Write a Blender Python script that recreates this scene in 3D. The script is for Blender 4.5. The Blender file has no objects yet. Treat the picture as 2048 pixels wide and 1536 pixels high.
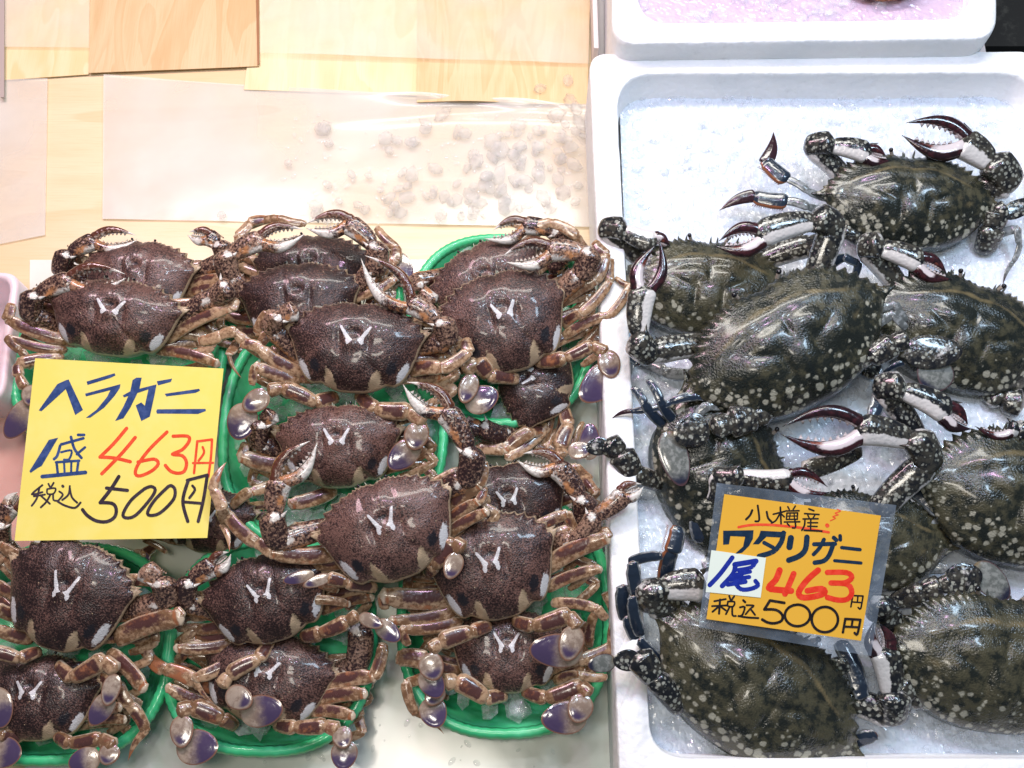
import bpy, math, random
from mathutils import Vector, Matrix, noise as mn
random.seed(7)
SC = bpy.context.scene
COL = SC.collection

# ------------------------------------------------------------------ camera
TILT = math.radians(20.0)
PXM = 0.0004
F = 768 / math.tan(math.radians(20.0))
FWD = Vector((0, math.sin(TILT), -math.cos(TILT)))
UPV = Vector((0, math.cos(TILT), math.sin(TILT)))
CAM = -FWD * (F * PXM)
cd = bpy.data.cameras.new('camera')
cam = bpy.data.objects.new('camera', cd)
COL.objects.link(cam)
cam.location = CAM
cam.rotation_euler = (TILT, 0, 0)
cd.sensor_fit = 'VERTICAL'
cd.angle_y = math.radians(40.0)
cd.clip_start = 0.01
cd.clip_end = 50
SC.camera = cam

# ------------------------------------------------------------------ light
W = bpy.data.worlds.new('World')
SC.world = W
W.use_nodes = True
W.node_tree.nodes['Background'].inputs[0].default_value = (0.70, 0.85, 1.0, 1)
W.node_tree.nodes['Background'].inputs[1].default_value = 0.11


def area(name, loc, target, sx, sy, power, color):
    d = bpy.data.lights.new(name, 'AREA')
    d.shape = 'RECTANGLE'
    d.size = sx
    d.size_y = sy
    d.energy = power
    d.color = color
    o = bpy.data.objects.new(name, d)
    COL.objects.link(o)
    o.location = loc
    o.rotation_euler = (Vector(target) - Vector(loc)).to_track_quat('-Z', 'Y').to_euler()
    return o


area('strip_lamp', (-0.05, 0.62, 0.95), (0, 0.12, 0), 1.0, 0.14, 8.4, (1.0, 0.97, 0.90))
area('pink_lamp', (-0.50, 0.45, 0.75), (-0.3, 0.05, 0), 0.16, 0.16, 2.5, (1.0, 0.62, 0.72))
area('blue_lamp', (0.52, 0.20, 0.92), (0.28, -0.02, 0), 0.22, 0.10, 2.7, (0.60, 0.80, 1.0))
area('front_lamp', (-0.15, -0.28, 1.15), (-0.1, -0.1, 0), 0.30, 0.12, 2.7, (1.0, 0.93, 0.82))
for i, (x, y, c) in enumerate([(-0.22, 0.30, (1.0, 0.55, 1.0)), (0.03, 0.36, (0.75, 0.95, 1.0)),
                               (0.26, 0.26, (1.0, 0.6, 1.0)), (0.12, 0.12, (0.7, 0.85, 1.0)),
                               (-0.10, 0.10, (0.85, 0.9, 1.0))]):
    area('bulb_lamp', (x, y, 1.05), (x * .7, y - .25, 0), 0.05, 0.03, 0.68, c)

vs = SC.view_settings
vs.view_transform = 'Standard'
vs.look = 'None'
vs.exposure = 0.22
vs.gamma = 1.0
vs.use_curve_mapping = False
SC.cycles.transparent_max_bounces = 48


# ------------------------------------------------------------------ projection of photo measurements on real planes
def ray(px, py):
    return FWD + Vector((1, 0, 0)) * ((px - 1024) / F) - UPV * ((py - 768) / F)


def at(px, py, z=0.0):
    r = ray(px, py)
    return CAM + r * ((z - CAM.z) / r.z)


def scl(px, py, z):
    return (at(px, py, z) - CAM).dot(FWD) / F


class Plane:
    def __init__(self, px, py, z, tx=14.0, ty=0.0):
        self.o = at(px, py, z)
        a, b = math.radians(tx), math.radians(ty)
        self.n = Vector((math.sin(b), -math.sin(a), math.cos(a))).normalized()
        self.s = scl(px, py, z)

    def pt(self, px, py, h=0.0):
        r = ray(px, py)
        return CAM + r * ((self.o + self.n * h - CAM).dot(self.n) / r.dot(self.n))


# ------------------------------------------------------------------ mesh builder
def sm(a, b, x):
    t = max(0.0, min(1.0, (x - a) / (b - a)))
    return t * t * (3 - 2 * t)


class MB:
    def __init__(self):
        self.v, self.f, self.m, self.k = [], [], [], []

    def vert(self, p, mask=(0, 0, 0)):
        self.v.append(tuple(p))
        self.m.append(mask)
        return len(self.v) - 1

    def face(self, idx, k=0):
        self.f.append(idx)
        self.k.append(k)

    def rings(self, rings, k=0, close_a=True, close_b=True):
        n = len(rings[0])
        for a, b in zip(rings, rings[1:]):
            for i in range(n):
                j = (i + 1) % n
                self.face((a[i], a[j], b[j], b[i]), k)
        if close_a:
            self.face(tuple(reversed(rings[0])), k)
        if close_b:
            self.face(tuple(rings[-1]), k)

    def seg(self, p0, p1, w0, w1, nrm, flat=0.7, bulge=0.1, curve=0.0, maskf=None, k=0, nt=12, nc=12, tip=False, lift=0.0, leg=0.0):
        """One limb segment: a tapered, slightly bulged tube with rounded ends, flattened along nrm."""
        ax = p1 - p0
        L = ax.length
        if L < 1e-6:
            return
        side = ax.cross(nrm).normalized()
        up = side.cross(ax).normalized()
        rr = []
        for i in range(nt + 1):
            t = i / nt
            w = (w0 + (w1 - w0) * t) * 0.5
            r = L if not L else w / max(L, 1e-6)
            c = 1.0
            e = min(0.35, max(0.06, r * (0.8 - .42 * leg)))
            if t < e:
                c *= max(0.30, math.sqrt(max(0, 1 - (1 - t / e) ** 2)))
            if t > 1 - e and not tip:
                c *= max(0.30, math.sqrt(max(0, 1 - (1 - (1 - t) / e) ** 2)))
            if tip:
                c *= max(0.04, (1 - t ** 2.2))
            c *= 1 + bulge * math.sin(math.pi * t)
            if leg and not tip:
                c *= 1 - .16 * leg * math.exp(-((t - .90) / .045) ** 2) - .14 * leg * math.exp(-((t - .05) / .06) ** 2) + .07 * leg * math.exp(-((t - .80) / .08) ** 2)
            cen = p0 + ax * t + side * (curve * L * math.sin(math.pi * t)) + up * (lift * L * math.sin(math.pi * t))
            ring = []
            for j in range(nc):
                th = 2 * math.pi * j / nc
                cv, sv = math.cos(th), math.sin(th)
                if leg:
                    cv = math.copysign(abs(cv) ** .85, cv)
                    sv *= 1 - .22 * leg * (math.exp(-((abs(cv) - .58) / .14) ** 2)) * (sv > 0)
                ring.append(self.vert(cen + side * (w * c * cv) + up * (w * c * flat * math.copysign(abs(sv) ** 0.85, sv)),
                                      maskf(t, cv, sv) if maskf else (0, 0, 0)))
            rr.append(ring)
        self.rings(rr, k)

    def cone(self, p, d, r, mask=(0, 0, 0), k=0, n=6):
        d = Vector(d)
        s = d.orthogonal().normalized()
        u = d.cross(s).normalized()
        base = [self.vert(p + s * (r * math.cos(2 * math.pi * i / n)) + u * (r * math.sin(2 * math.pi * i / n)), mask) for i in range(n)]
        t = self.vert(p + d, mask)
        for i in range(n):
            self.face((base[i], base[(i + 1) % n], t), k)

    def ball(self, c, r, flat=1.0, mask=(0, 0, 0), k=0, n=10):
        rr = []
        for i in range(1, n):
            ph = math.pi * i / n
            rr.append([self.vert(c + Vector((r * math.sin(ph) * math.cos(2 * math.pi * j / (n + 2)), r * math.sin(ph) * math.sin(2 * math.pi * j / (n + 2)), -r * flat * math.cos(ph))), mask) for j in range(n + 2)])
        self.rings(rr, k)

    def box(self, x0, x1, y0, y1, z0, z1, k=0):
        i = [self.vert((x, y, z)) for z in (z0, z1) for y in (y0, y1) for x in (x0, x1)]
        for q in ((0, 2, 3, 1), (4, 5, 7, 6), (0, 1, 5, 4), (1, 3, 7, 5), (3, 2, 6, 7), (2, 0, 4, 6)):
            self.face(tuple(i[a] for a in q), k)

    def build(self, name, mats, parent=None, inv=None, smooth=True, sharp=None):
        me = bpy.data.meshes.new(name)
        vv = self.v if inv is None else [tuple(inv @ Vector(p)) for p in self.v]
        me.from_pydata(vv, [], self.f)
        a = me.attributes.new('m', 'FLOAT_COLOR', 'POINT')
        a.data.foreach_set('color', [c for m in self.m for c in (m[0], m[1], m[2], 1.0)])
        mats = mats if isinstance(mats, (list, tuple)) else [mats]
        for m in mats:
            me.materials.append(m)
        me.polygons.foreach_set('material_index', [min(k, len(mats) - 1) for k in self.k])
        me.polygons.foreach_set('use_smooth', [smooth] * len(self.f))
        me.update()
        if sharp:
            me.set_sharp_from_angle(angle=sharp)
        o = bpy.data.objects.new(name, me)
        COL.objects.link(o)
        if parent is not None:
            o.parent = parent
        return o


def tag(o, label=None, cat=None, group=None, kind=None):
    if label:
        o['label'] = label
    if cat:
        o['category'] = cat
    if group:
        o['group'] = group
    if kind:
        o['kind'] = kind
    return o


# ------------------------------------------------------------------ materials
class N:
    def __init__(self, name):
        self.mat = bpy.data.materials.new(name)
        self.mat.use_nodes = True
        self.t = self.mat.node_tree
        self.b = self.t.nodes['Principled BSDF']

    def n(self, typ, **kw):
        nd = self.t.nodes.new(typ)
        for k, v in kw.items():
            setattr(nd, k, v)
        return nd

    def l(self, a, b):
        self.t.links.new(a, b)

    def math(self, op, a, b=None, c=None, clamp=False):
        nd = self.n('ShaderNodeMath', operation=op, use_clamp=clamp)
        for i, x in enumerate((a, b, c)):
            if x is None:
                continue
            if isinstance(x, (int, float)):
                nd.inputs[i].default_value = x
            else:
                self.l(x, nd.inputs[i])
        return nd.outputs[0]

    def step(self, x, a, b):
        nd = self.n('ShaderNodeMapRange', interpolation_type='SMOOTHSTEP')
        self.l(x, nd.inputs[0])
        for i, val in ((1, a), (2, b)):
            if isinstance(val, (int, float)):
                nd.inputs[i].default_value = val
            else:
                self.l(val, nd.inputs[i])
        return nd.outputs[0]

    def mix(self, f, a, b):
        nd = self.n('ShaderNodeMix', data_type='RGBA')
        for i, x in ((0, f), (6, a), (7, b)):
            if isinstance(x, (int, float)):
                nd.inputs[i].default_value = x
            elif isinstance(x, tuple):
                nd.inputs[i].default_value = (*x, 1)
            else:
                self.l(x, nd.inputs[i])
        return nd.outputs[2]

    def coords(self, rnd=True, scale=(1, 1, 1)):
        tc = self.n('ShaderNodeTexCoord')
        mp = self.n('ShaderNodeMapping')
        mp.inputs['Scale'].default_value = scale
        self.l(tc.outputs['Object'], mp.inputs['Vector'])
        if rnd:
            oi = self.n('ShaderNodeObjectInfo')
            cb = self.n('ShaderNodeCombineXYZ')
            r = self.math('MULTIPLY', oi.outputs['Random'], 3.7)
            self.l(r, cb.inputs[0])
            self.l(r, cb.inputs[1])
            self.l(cb.outputs[0], mp.inputs['Location'])
        return mp.outputs[0]

    def noise(self, vec, scale, detail=3, rough=0.6, dist=0.0):
        nd = self.n('ShaderNodeTexNoise')
        nd.inputs['Scale'].default_value = scale
        nd.inputs['Detail'].default_value = detail
        nd.inputs['Roughness'].default_value = rough
        nd.inputs['Distortion'].default_value = dist
        self.l(vec, nd.inputs['Vector'])
        return nd.outputs['Fac']

    def voro(self, vec, scale, feature='F1', out='Distance', rnd=1.0):
        nd = self.n('ShaderNodeTexVoronoi', feature=feature)
        nd.inputs['Scale'].default_value = scale
        nd.inputs['Randomness'].default_value = rnd
        self.l(vec, nd.inputs['Vector'])
        return nd

    def bump(self, h, strength, dist=0.001, prev=None):
        nd = self.n('ShaderNodeBump')
        nd.inputs['Strength'].default_value = strength
        nd.inputs['Distance'].default_value = dist
        self.l(h, nd.inputs['Height'])
        if prev is not None:
            self.l(prev, nd.inputs['Normal'])
        return nd.outputs[0]

    def set(self, **kw):
        for k, v in kw.items():
            k = k.replace('_', ' ')
            if isinstance(v, (int, float)):
                self.b.inputs[k].default_value = v
            elif isinstance(v, tuple):
                self.b.inputs[k].default_value = (*v, 1) if len(v) == 3 and 'Radius' not in k else v
            else:
                self.l(v, self.b.inputs[k])
        return self.mat


def shell_mat(name, c0, c1, nscale, cr, cg, cb, ragged=0.5, spots=None, speck=None, bump=(700, 0.35), rough=0.28, coat=0.25, edge=(.42, .58), bal=0.0, coatr=.10, rscale=.55):
    """Crab shell: two-tone granular ground; mask channels R, G, B lay three pigment colours with ragged borders."""
    q = N(name)
    at_ = q.n('ShaderNodeAttribute', attribute_name='m')
    sp = q.n('ShaderNodeSeparateColor')
    q.l(at_.outputs['Color'], sp.inputs[0])
    v = q.coords()
    fine = q.noise(v, nscale, 3, 0.65)
    big = q.noise(v, nscale * 0.09, 3, 0.6)
    oi = q.n('ShaderNodeObjectInfo')
    g = q.math('ADD', q.math('MULTIPLY', fine, 0.75), q.math('MULTIPLY', big, 0.30))
    g = q.math('ADD', g, q.math('MULTIPLY', q.math('SUBTRACT', oi.outputs['Random'], 0.5), 0.11))
    col = q.mix(q.step(g, 0.44 + bal, 0.63 + bal), c0, c1)
    rag = q.noise(v, nscale * rscale, 4, 0.7)
    rg = q.math('MULTIPLY', q.math('SUBTRACT', rag, 0.5), ragged * 2.2)
    if speck:
        vo = q.voro(v, speck[0])
        col = q.mix(q.step(vo.outputs['Distance'], speck[1], speck[1] * 0.6), col, speck[2])
    for ch, c in ((0, cr), (1, cg), (2, cb)):
        if c is None:
            continue
        if spots and ch == 0:
            dn = q.n('ShaderNodeTexNoise')
            dn.inputs['Scale'].default_value = spots[0] * 1.6
            q.l(v, dn.inputs['Vector'])
            vm = q.n('ShaderNodeVectorMath', operation='SCALE')
            vm.inputs['Scale'].default_value = .55 / spots[0]
            q.l(dn.outputs['Color'], vm.inputs[0])
            va = q.n('ShaderNodeVectorMath', operation='ADD')
            q.l(v, va.inputs[0])
            q.l(vm.outputs[0], va.inputs[1])
            vo = q.voro(va.outputs[0], spots[0], rnd=1.0)
            s2 = q.n('ShaderNodeSeparateColor')
            q.l(vo.outputs['Color'], s2.inputs[0])
            thr = q.math('MULTIPLY', sp.outputs[0], q.math('ADD', q.math('MULTIPLY', s2.outputs[0], spots[1] * 0.75), spots[1] * 0.25))
            d = q.math('ADD', vo.outputs['Distance'], q.math('MULTIPLY', rg, 0.06))
            fac = q.math('SUBTRACT', thr, d)
            col = q.mix(q.math('MULTIPLY', q.step(fac, -0.10, 0.14), q.math('ADD', .62, q.math('MULTIPLY', rag, .55)), clamp=True), col, c)
        else:
            col = q.mix(q.step(q.math('ADD', sp.outputs[ch], rg), edge[0], edge[1]), col, c)
    nb = q.noise(v, bump[0], 2, 0.5)
    vb = q.voro(v, bump[0] * 0.9, 'SMOOTH_F1').outputs['Distance']
    bn = q.bump(vb, bump[1], 0.0009)
    bn = q.bump(nb, bump[1] * 0.5, 0.0008, bn)
    return q.set(Base_Color=col, Roughness=q.math('ADD', q.math('MULTIPLY', fine, 0.25), rough - 0.12), Normal=bn, Coat_Weight=coat, Coat_Roughness=coatr)


def plain(name, col, rough=0.5, **kw):
    q = N(name)
    return q.set(Base_Color=col, Roughness=rough, **kw)


M = {}
M['fa_shell'] = shell_mat('brown_shell', (.017, .0068, .0068), (.152, .078, .062), 820, (.56, .56, .57), (.010, .008, .012), (.42, .31, .20),
                          ragged=0.50, speck=(190, 0.10, (.36, .27, .17)), bump=(1250, .42), rough=.36, coat=.32, edge=(.38, .62), bal=.015)
M['fa_under'] = shell_mat('cream_underside', (.20, .14, .09), (.42, .35, .26), 350, (.10, .04, .03), (.42, .45, .36), (.2, .1, .12), bump=(500, .3), rough=.35, coat=.4)
M['fa_leg'] = shell_mat('tan_leg_shell', (.17, .090, .045), (.42, .275, .165), 300, (.075, .030, .026), (.52, .42, .31), (.30, .115, .05),
                        rscale=.28, ragged=.95, bump=(420, .22), rough=.24, coat=.6, edge=(.30, .72))
M['fa_claw'] = shell_mat('reticulated_claw_shell', (.028, .012, .012), (.34, .205, .14), 560, (.60, .57, .52), (.085, .026, .014), (.42, .19, .08),
                         ragged=.70, bump=(430, .75), rough=.24, coat=.6, edge=(.35, .7), bal=.025)
M['fa_paddle'] = shell_mat('purple_paddle_shell', (.23, .17, .13), (.36, .29, .23), 260, (.060, .040, .092), (.19, .090, .055), (.36, .29, .21),
                           ragged=.30, bump=(500, .10), rough=.18, coat=.8, edge=(.15, .85))
M['fb_shell'] = shell_mat('olive_shell', (.012, .015, .012), (.068, .063, .036), 120, (.40, .39, .31), (.15, .12, .06), (.008, .013, .018),
                          ragged=.55, spots=(185, .54), bump=(900, .42), rough=.27, coat=.5, edge=(.35, .95), coatr=.13)
M['fb_under'] = shell_mat('grey_underside', (.13, .14, .13), (.34, .36, .35), 260, (.42, .42, .38), (.07, .08, .07), (.4, .32, .32), bump=(400, .3), rough=.28, coat=.5)
M['fb_limb'] = shell_mat('spotted_limb_shell', (.009, .010, .013), (.052, .048, .038), 200, (.35, .36, .31), (.014, .022, .042), (.62, .60, .58),
                         ragged=.85, spots=(310, .50), bump=(480, .4), rough=.20, coat=.7, edge=(.34, .68))
M['fb_leg'] = shell_mat('navy_leg_shell', (.10, .11, .11), (.26, .28, .29), 260, (.030, .010, .016), (.015, .025, .044), (.22, .075, .03),
                        ragged=.45, bump=(480, .2), rough=.20, coat=.7, edge=(.32, .7))
M['fb_finger'] = shell_mat('maroon_finger_shell', (.014, .004, .007), (.050, .010, .014), 300, (.62, .56, .57), (.010, .008, .012), (.22, .06, .04),
                           ragged=.35, bump=(400, .2), rough=.2, coat=.8, edge=(.35, .65))
M['fb_paddle'] = shell_mat('grey_paddle_shell', (.12, .13, .12), (.24, .25, .235), 250, (.018, .020, .040), (.075, .04, .045), (.24, .19, .10),
                           ragged=.35, bump=(500, .1), rough=.18, coat=.8, edge=(.2, .85))
M['eye'] = plain('eye_black', (.01, .009, .012), .12)
M['stalk'] = plain('eye_stalk', (.30, .26, .22), .25)


# ------------------------------------------------------------------ counter, wood, sheets
def wood_mat(name, c0, c1, c2, scale, direction, dist, seed, rough=.45, coat=.2):
    q = N(name)
    sc = (1, 5, 1) if direction == 'X' else (5, 1, 1)
    tc = q.n('ShaderNodeTexCoord')
    mp = q.n('ShaderNodeMapping')
    mp.inputs['Scale'].default_value = sc
    mp.inputs['Location'].default_value = (seed, seed * .7, seed * 1.3)
    q.l(tc.outputs['Object'], mp.inputs['Vector'])
    v = mp.outputs[0]
    n1 = q.noise(v, scale, 2, .45, dist)
    rings = q.math('FRACT', q.math('MULTIPLY', n1, 4.2))
    band = q.math('MULTIPLY', q.step(rings, .10, .92), q.step(rings, 1.0, .93))
    mp2 = q.n('ShaderNodeMapping')
    mp2.inputs['Scale'].default_value = (6, 160, 1) if direction == 'X' else (160, 6, 1)
    q.l(tc.outputs['Object'], mp2.inputs['Vector'])
    fine = q.noise(mp2.outputs[0], 5.0, 4, .65)
    lg = q.noise(v, scale * .6, 2, .5)
    col = q.mix(q.math('MULTIPLY', band, .50), c0, c1)
    col = q.mix(q.math('MULTIPLY', q.step(lg, .35, .75), .6), col, c2)
    col = q.mix(q.math('MULTIPLY', q.step(fine, .42, .75), .34), col, c1)
    return q.set(Base_Color=col, Roughness=rough, Coat_Weight=coat, Coat_Roughness=.25, Normal=q.bump(fine, .06, .0005))


M['board'] = wood_mat('pale_plywood', (.72, .57, .35), (.60, .40, .17), (.76, .65, .46), 2.6, 'X', 1.1, 3.1)
M['veneer'] = wood_mat('amber_veneer', (.70, .50, .27), (.55, .34, .13), (.70, .55, .34), 7.5, 'Y', 1.2, 9.4)
M['veneer2'] = wood_mat('yellow_veneer', (.76, .62, .37), (.66, .48, .20), (.80, .70, .48), 7.0, 'Y', .9, 21.7)
M['veneer3'] = wood_mat('brown_veneer', (.64, .46, .25), (.50, .31, .12), (.68, .53, .33), 6.5, 'Y', 1.3, 33.3)


def film_mat(name, col, alpha, rough):
    q = N(name)
    v = q.coords(False)
    n1 = q.noise(v, 9, 3, .55)
    n2 = q.noise(v, 60, 2, .5)
    a = q.math('ADD', alpha - .13, q.math('MULTIPLY', q.step(n1, .3, .7), .26), clamp=True)
    return q.set(Base_Color=col, Roughness=rough, Alpha=a, Coat_Weight=.6, Coat_Roughness=.12, Normal=q.bump(q.math('ADD', n1, q.math('MULTIPLY', n2, .15)), .5, .003))


M['film'] = film_mat('milky_wet_film', (.84, .815, .75), .36, .26)
M['film3'] = film_mat('green_bounce_film', (.86, .89, .82), .62, .22)  # faint green in the colour stands in for light bounced off the baskets
M['film_glare'] = film_mat('glare_film', (.90, .87, .80), .13, .3)  # pale film added to stand in for glare on the wood sheets


def foam_mat():
    q = N('white_foam')
    v = q.coords(False)
    vo = q.voro(v, 210, 'SMOOTH_F1').outputs['Distance']
    n1 = q.noise(v, 14, 3, .6)
    col = q.mix(q.step(n1, .45, .8), (.88, .89, .90), (.78, .81, .83))
    n2 = q.noise(v, 55, 5, .75)
    col = q.mix(q.math('MULTIPLY', q.step(n2, .60, .74), .35), col, (.55, .57, .57))
    return q.set(Base_Color=col, Roughness=.55, Normal=q.bump(n2, .25, .004, q.bump(vo, .6, .0011)), Subsurface_Weight=.5, Subsurface_Radius=(.02, .021, .023))


M['foam'] = foam_mat()


def ice_mat(name, col, trans, rough):
    q = N(name)
    v = q.coords(False)
    n1 = q.noise(v, 160, 3, .6)
    return q.set(Base_Color=col, Roughness=rough, IOR=1.31, Transmission_Weight=trans, Normal=q.bump(n1, .35, .0012), Coat_Weight=.4, Coat_Roughness=.05)


def clear_ice(name, col, a0, a1, rim=.22):
    """Wet melting ice: mostly see-through with milky cores, sharp wet glints."""
    q = N(name)
    v = q.coords(False)
    n1 = q.noise(v, 130, 3, .6)
    lw = q.n('ShaderNodeLayerWeight')
    lw.inputs['Blend'].default_value = .45
    a = q.math('ADD', q.math('ADD', a0, q.math('MULTIPLY', q.step(n1, .42, .7), a1)), q.math('MULTIPLY', lw.outputs['Facing'], rim), clamp=True)
    return q.set(Base_Color=col, Roughness=.08, IOR=1.31, Alpha=a, Normal=q.bump(n1, .35, .0015), Coat_Weight=.5, Coat_Roughness=.03, Specular_IOR_Level=.5)


M['ice'] = clear_ice('clear_ice', (.80, .84, .84), .10, .38)
M['ice_wet'] = clear_ice('wet_lump_ice', (.99, .99, .98), .10, .26, .02)
_b = M['ice_wet'].node_tree.nodes['Principled BSDF']
_b.inputs['Subsurface Weight'].default_value = 1.0
_b.inputs['Subsurface Radius'].default_value = (.02, .02, .02)
_b.inputs['Subsurface Scale'].default_value = 1.0
M['ice_bed'] = ice_mat('crushed_ice', (.66, .72, .80), .0, .24)
M['ice_chip'] = clear_ice('crushed_ice_chip', (.86, .91, .97), .06, .26, .10)
M['ice_pink'] = ice_mat('pink_light_tinted_ice', (.60, .46, .60), .0, .3)  # pink lamplight is put into the ice colour


def poly_slab(name, pts, z, thick, mat, wave=0.0, n=40, parent=None, lift=None, smooth=True):
    """A thin real sheet whose four corners are given in photo pixels on the height z."""
    P = [at(*p, z) for p in pts]
    mb = MB()
    top, bot = [], []
    for j in range(n + 1):
        for i in range(n + 1):
            u, w = i / n, j / n
            p = (P[0] * (1 - u) + P[1] * u) * (1 - w) + (P[3] * (1 - u) + P[2] * u) * w
            h = wave * (mn.noise(Vector((p.x * 9, p.y * 9, z * 100))) + .4 * mn.noise(Vector((p.x * 25, p.y * 25, 3))))
            if lift:
                h += lift(u, w)
            top.append(mb.vert((p.x, p.y, p.z + h + thick)))
            bot.append(mb.vert((p.x, p.y, p.z + h)))
    for j in range(n):
        for i in range(n):
            a = j * (n + 1) + i
            mb.face((top[a], top[a + 1 + n], top[a + 2 + n], top[a + 1]))
            mb.face((bot[a], bot[a + 1], bot[a + 2 + n], bot[a + 1 + n]))
    rim = [i for i in range(n + 1)] + [j * (n + 1) + n for j in range(1, n + 1)] + [n * (n + 1) + i for i in range(n - 1, -1, -1)] + [j * (n + 1) for j in range(n - 1, 0, -1)]
    for a, b in zip(rim, rim[1:] + rim[:1]):
        mb.face((top[a], top[b], bot[b], bot[a]))
    return mb.build(name, mat, parent, smooth=smooth, sharp=.9)


# dark floor behind and under the counter
q = N('dark_floor')
v = q.coords(False)
n1 = q.noise(v, 60, 4, .7)
q.set(Base_Color=q.mix(q.step(n1, .5, .75), (.012, .012, .012), (.05, .05, .045)), Roughness=.7)
M['dark'] = q.mat
mb = MB()
mb.box(-1.2, 1.2, -1.0, 1.2, -.62, -.60)
tag(mb.build('ground', M['dark'], smooth=False), 'dark ground far below the counter', None, None, 'structure')

# the counter top
x1 = at(1190, 700, 0).x + 0.006
mb = MB()
mb.box(-.75, x1 - .0005, -.55, .62, -.02, 0)
o = tag(mb.build('plywood_counter', M['board'], smooth=False), 'pale plywood counter under the baskets and sheets', 'counter')
M['board2'] = plain('white_board', (.72, .66, .66), .5)
mb = MB()
yb = at(1700, 96, .07).y
mb.box(x1 + .0005, .46, -.55, yb, -.02, 0)
mb.box(x1 + .0005, at(1960, 40, .0).x, yb + .001, .62, -.02, 0)
o = tag(mb.build('counter_board', M['board2'], smooth=False), 'white painted board carrying the foam boxes', 'counter')

# dark object corner behind the boxes, top right
mb = MB()
p = at(2010, 60, -.1)
mb.box(p.x - .10, p.x + .25, p.y - .02, p.y + .25, -.16, -.10)
tag(mb.build('dark_crate', M['dark'], smooth=False), 'black crate in the dark corner behind the foam boxes', 'crate')

# wood veneer sheets along the back
VG = 'thin wood sheets along the back'
veneers = [
    ((-60, -60), (183, -60), (178, 150), (-60, 166), .0012, 'veneer2', 'pale thin wood sheet at the far left corner of the counter'),
    ((182, -60), (516, -60), (518, 133), (178, 147), .0030, 'veneer3', 'brownish thin wood sheet with a dark right edge and torn bottom'),
    ((521, -60), (842, -60), (838, 192), (488, 180), .0014, 'veneer2', 'yellowish thin wood sheet beside the brownish one'),
    ((836, -60), (1182, -60), (1174, 210), (834, 206), .0030, 'veneer', 'amber thin wood sheet next to the foam box'),
]
for a, b, c, d, z, m, lab in veneers:
    curl = (lambda u, w: .0035 * max(0, w - .8) / .2 * (0.4 + .6 * math.sin(u * 5)) ** 2) if m == 'veneer' else None
    tag(poly_slab('wood_sheet', (a, b, c, d), z, .0008, M[m], .0005, 40, None, curl), lab, 'wood sheet', VG)
# dark right edge of the brown sheet, and a grey strip standing in for a blurred shadow at the far left
M['dkedge'] = plain('dark_wood_edge', (.30, .13, .05), .5)
ws = [o for o in bpy.data.objects if o.name.startswith('wood_sheet') and 'brownish thin wood sheet with' in o.get('label', '')][0]
poly_slab('edge', ((511, -60), (517, -60), (519, 128), (515, 131)), .0042, .0005, M['dkedge'], 0, 6, ws)
M['shadow_strip'] = plain('shadow_strip_grey', (.40, .33, .30), .5)
tag(poly_slab('grey_shadow_strip', ((-4, -60), (10, -60), (9, 196), (2, 196)), .0060, .0012, M['shadow_strip'], 0, 6), 'narrow grey strip standing in for a blurred shadow at the far left corner', 'shadow_strip')

FG = 'plastic films on the counter'
films = [
    ((-60, 160), (96, 158), (90, 470), (-60, 500), .0018, 'film', 'milky plastic film at the left edge of the counter'),
    ((208, 150), (1172, 214), (1186, 455), (205, 438), .0018, 'film', 'wet milky plastic film with ice lumps behind the crab baskets'),
    ((-60, -60), (180, -60), (179, 96), (-60, 92), .0052, 'film_glare', 'pale film added as glare over the far left wood sheet'),
    ((519, -60), (1180, -60), (1178, 128), (520, 106), .0075, 'film_glare', 'pale film added as glare over the yellowish and amber wood sheets'),
    ((60, 520), (1190, 520), (1240, 1600), (50, 1600), .0006, 'film3', 'large wet plastic film spread under the crab baskets'),
]
for a, b, c, d, z, m, lab in films:
    fold = (lambda u, w: .0065 * math.exp(-(w / .05) ** 2) * sm(.45, .7, u) * (.7 + .3 * math.sin(u * 31)) + .0022 * math.exp(-((w - .18 - .1 * math.sin(u * 5)) / .05) ** 2) * sm(.3, .8, u)) if b == (1172, 214) else None
    tag(poly_slab('plastic_film', (a, b, c, d), z, .0003, M[m], (.0005 if z < .001 else .0019), 90, None, fold), lab, 'plastic film', FG)


# ------------------------------------------------------------------ foam boxes
def rrect(cs, r, n=10):
    """Rounded polygon through pixel corners (list of 4), returns pixel points with long edges subdivided."""
    out = []
    k = len(cs)
    for i in range(k):
        p0, p1, p2 = Vector(cs[i - 1]), Vector(cs[i]), Vector(cs[(i + 1) % k])
        a = p1 + (p0 - p1).normalized() * r
        b = p1 + (p2 - p1).normalized() * r
        for j in range(n + 1):
            t = j / n
            out.append((a * (1 - t) ** 2 + p1 * (2 * t * (1 - t)) + b * t * t))
        nb = p2 + (p1 - p2).normalized() * r
        for j in range(1, 40):
            out.append(b.lerp(nb, j / 40))
    return out


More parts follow.
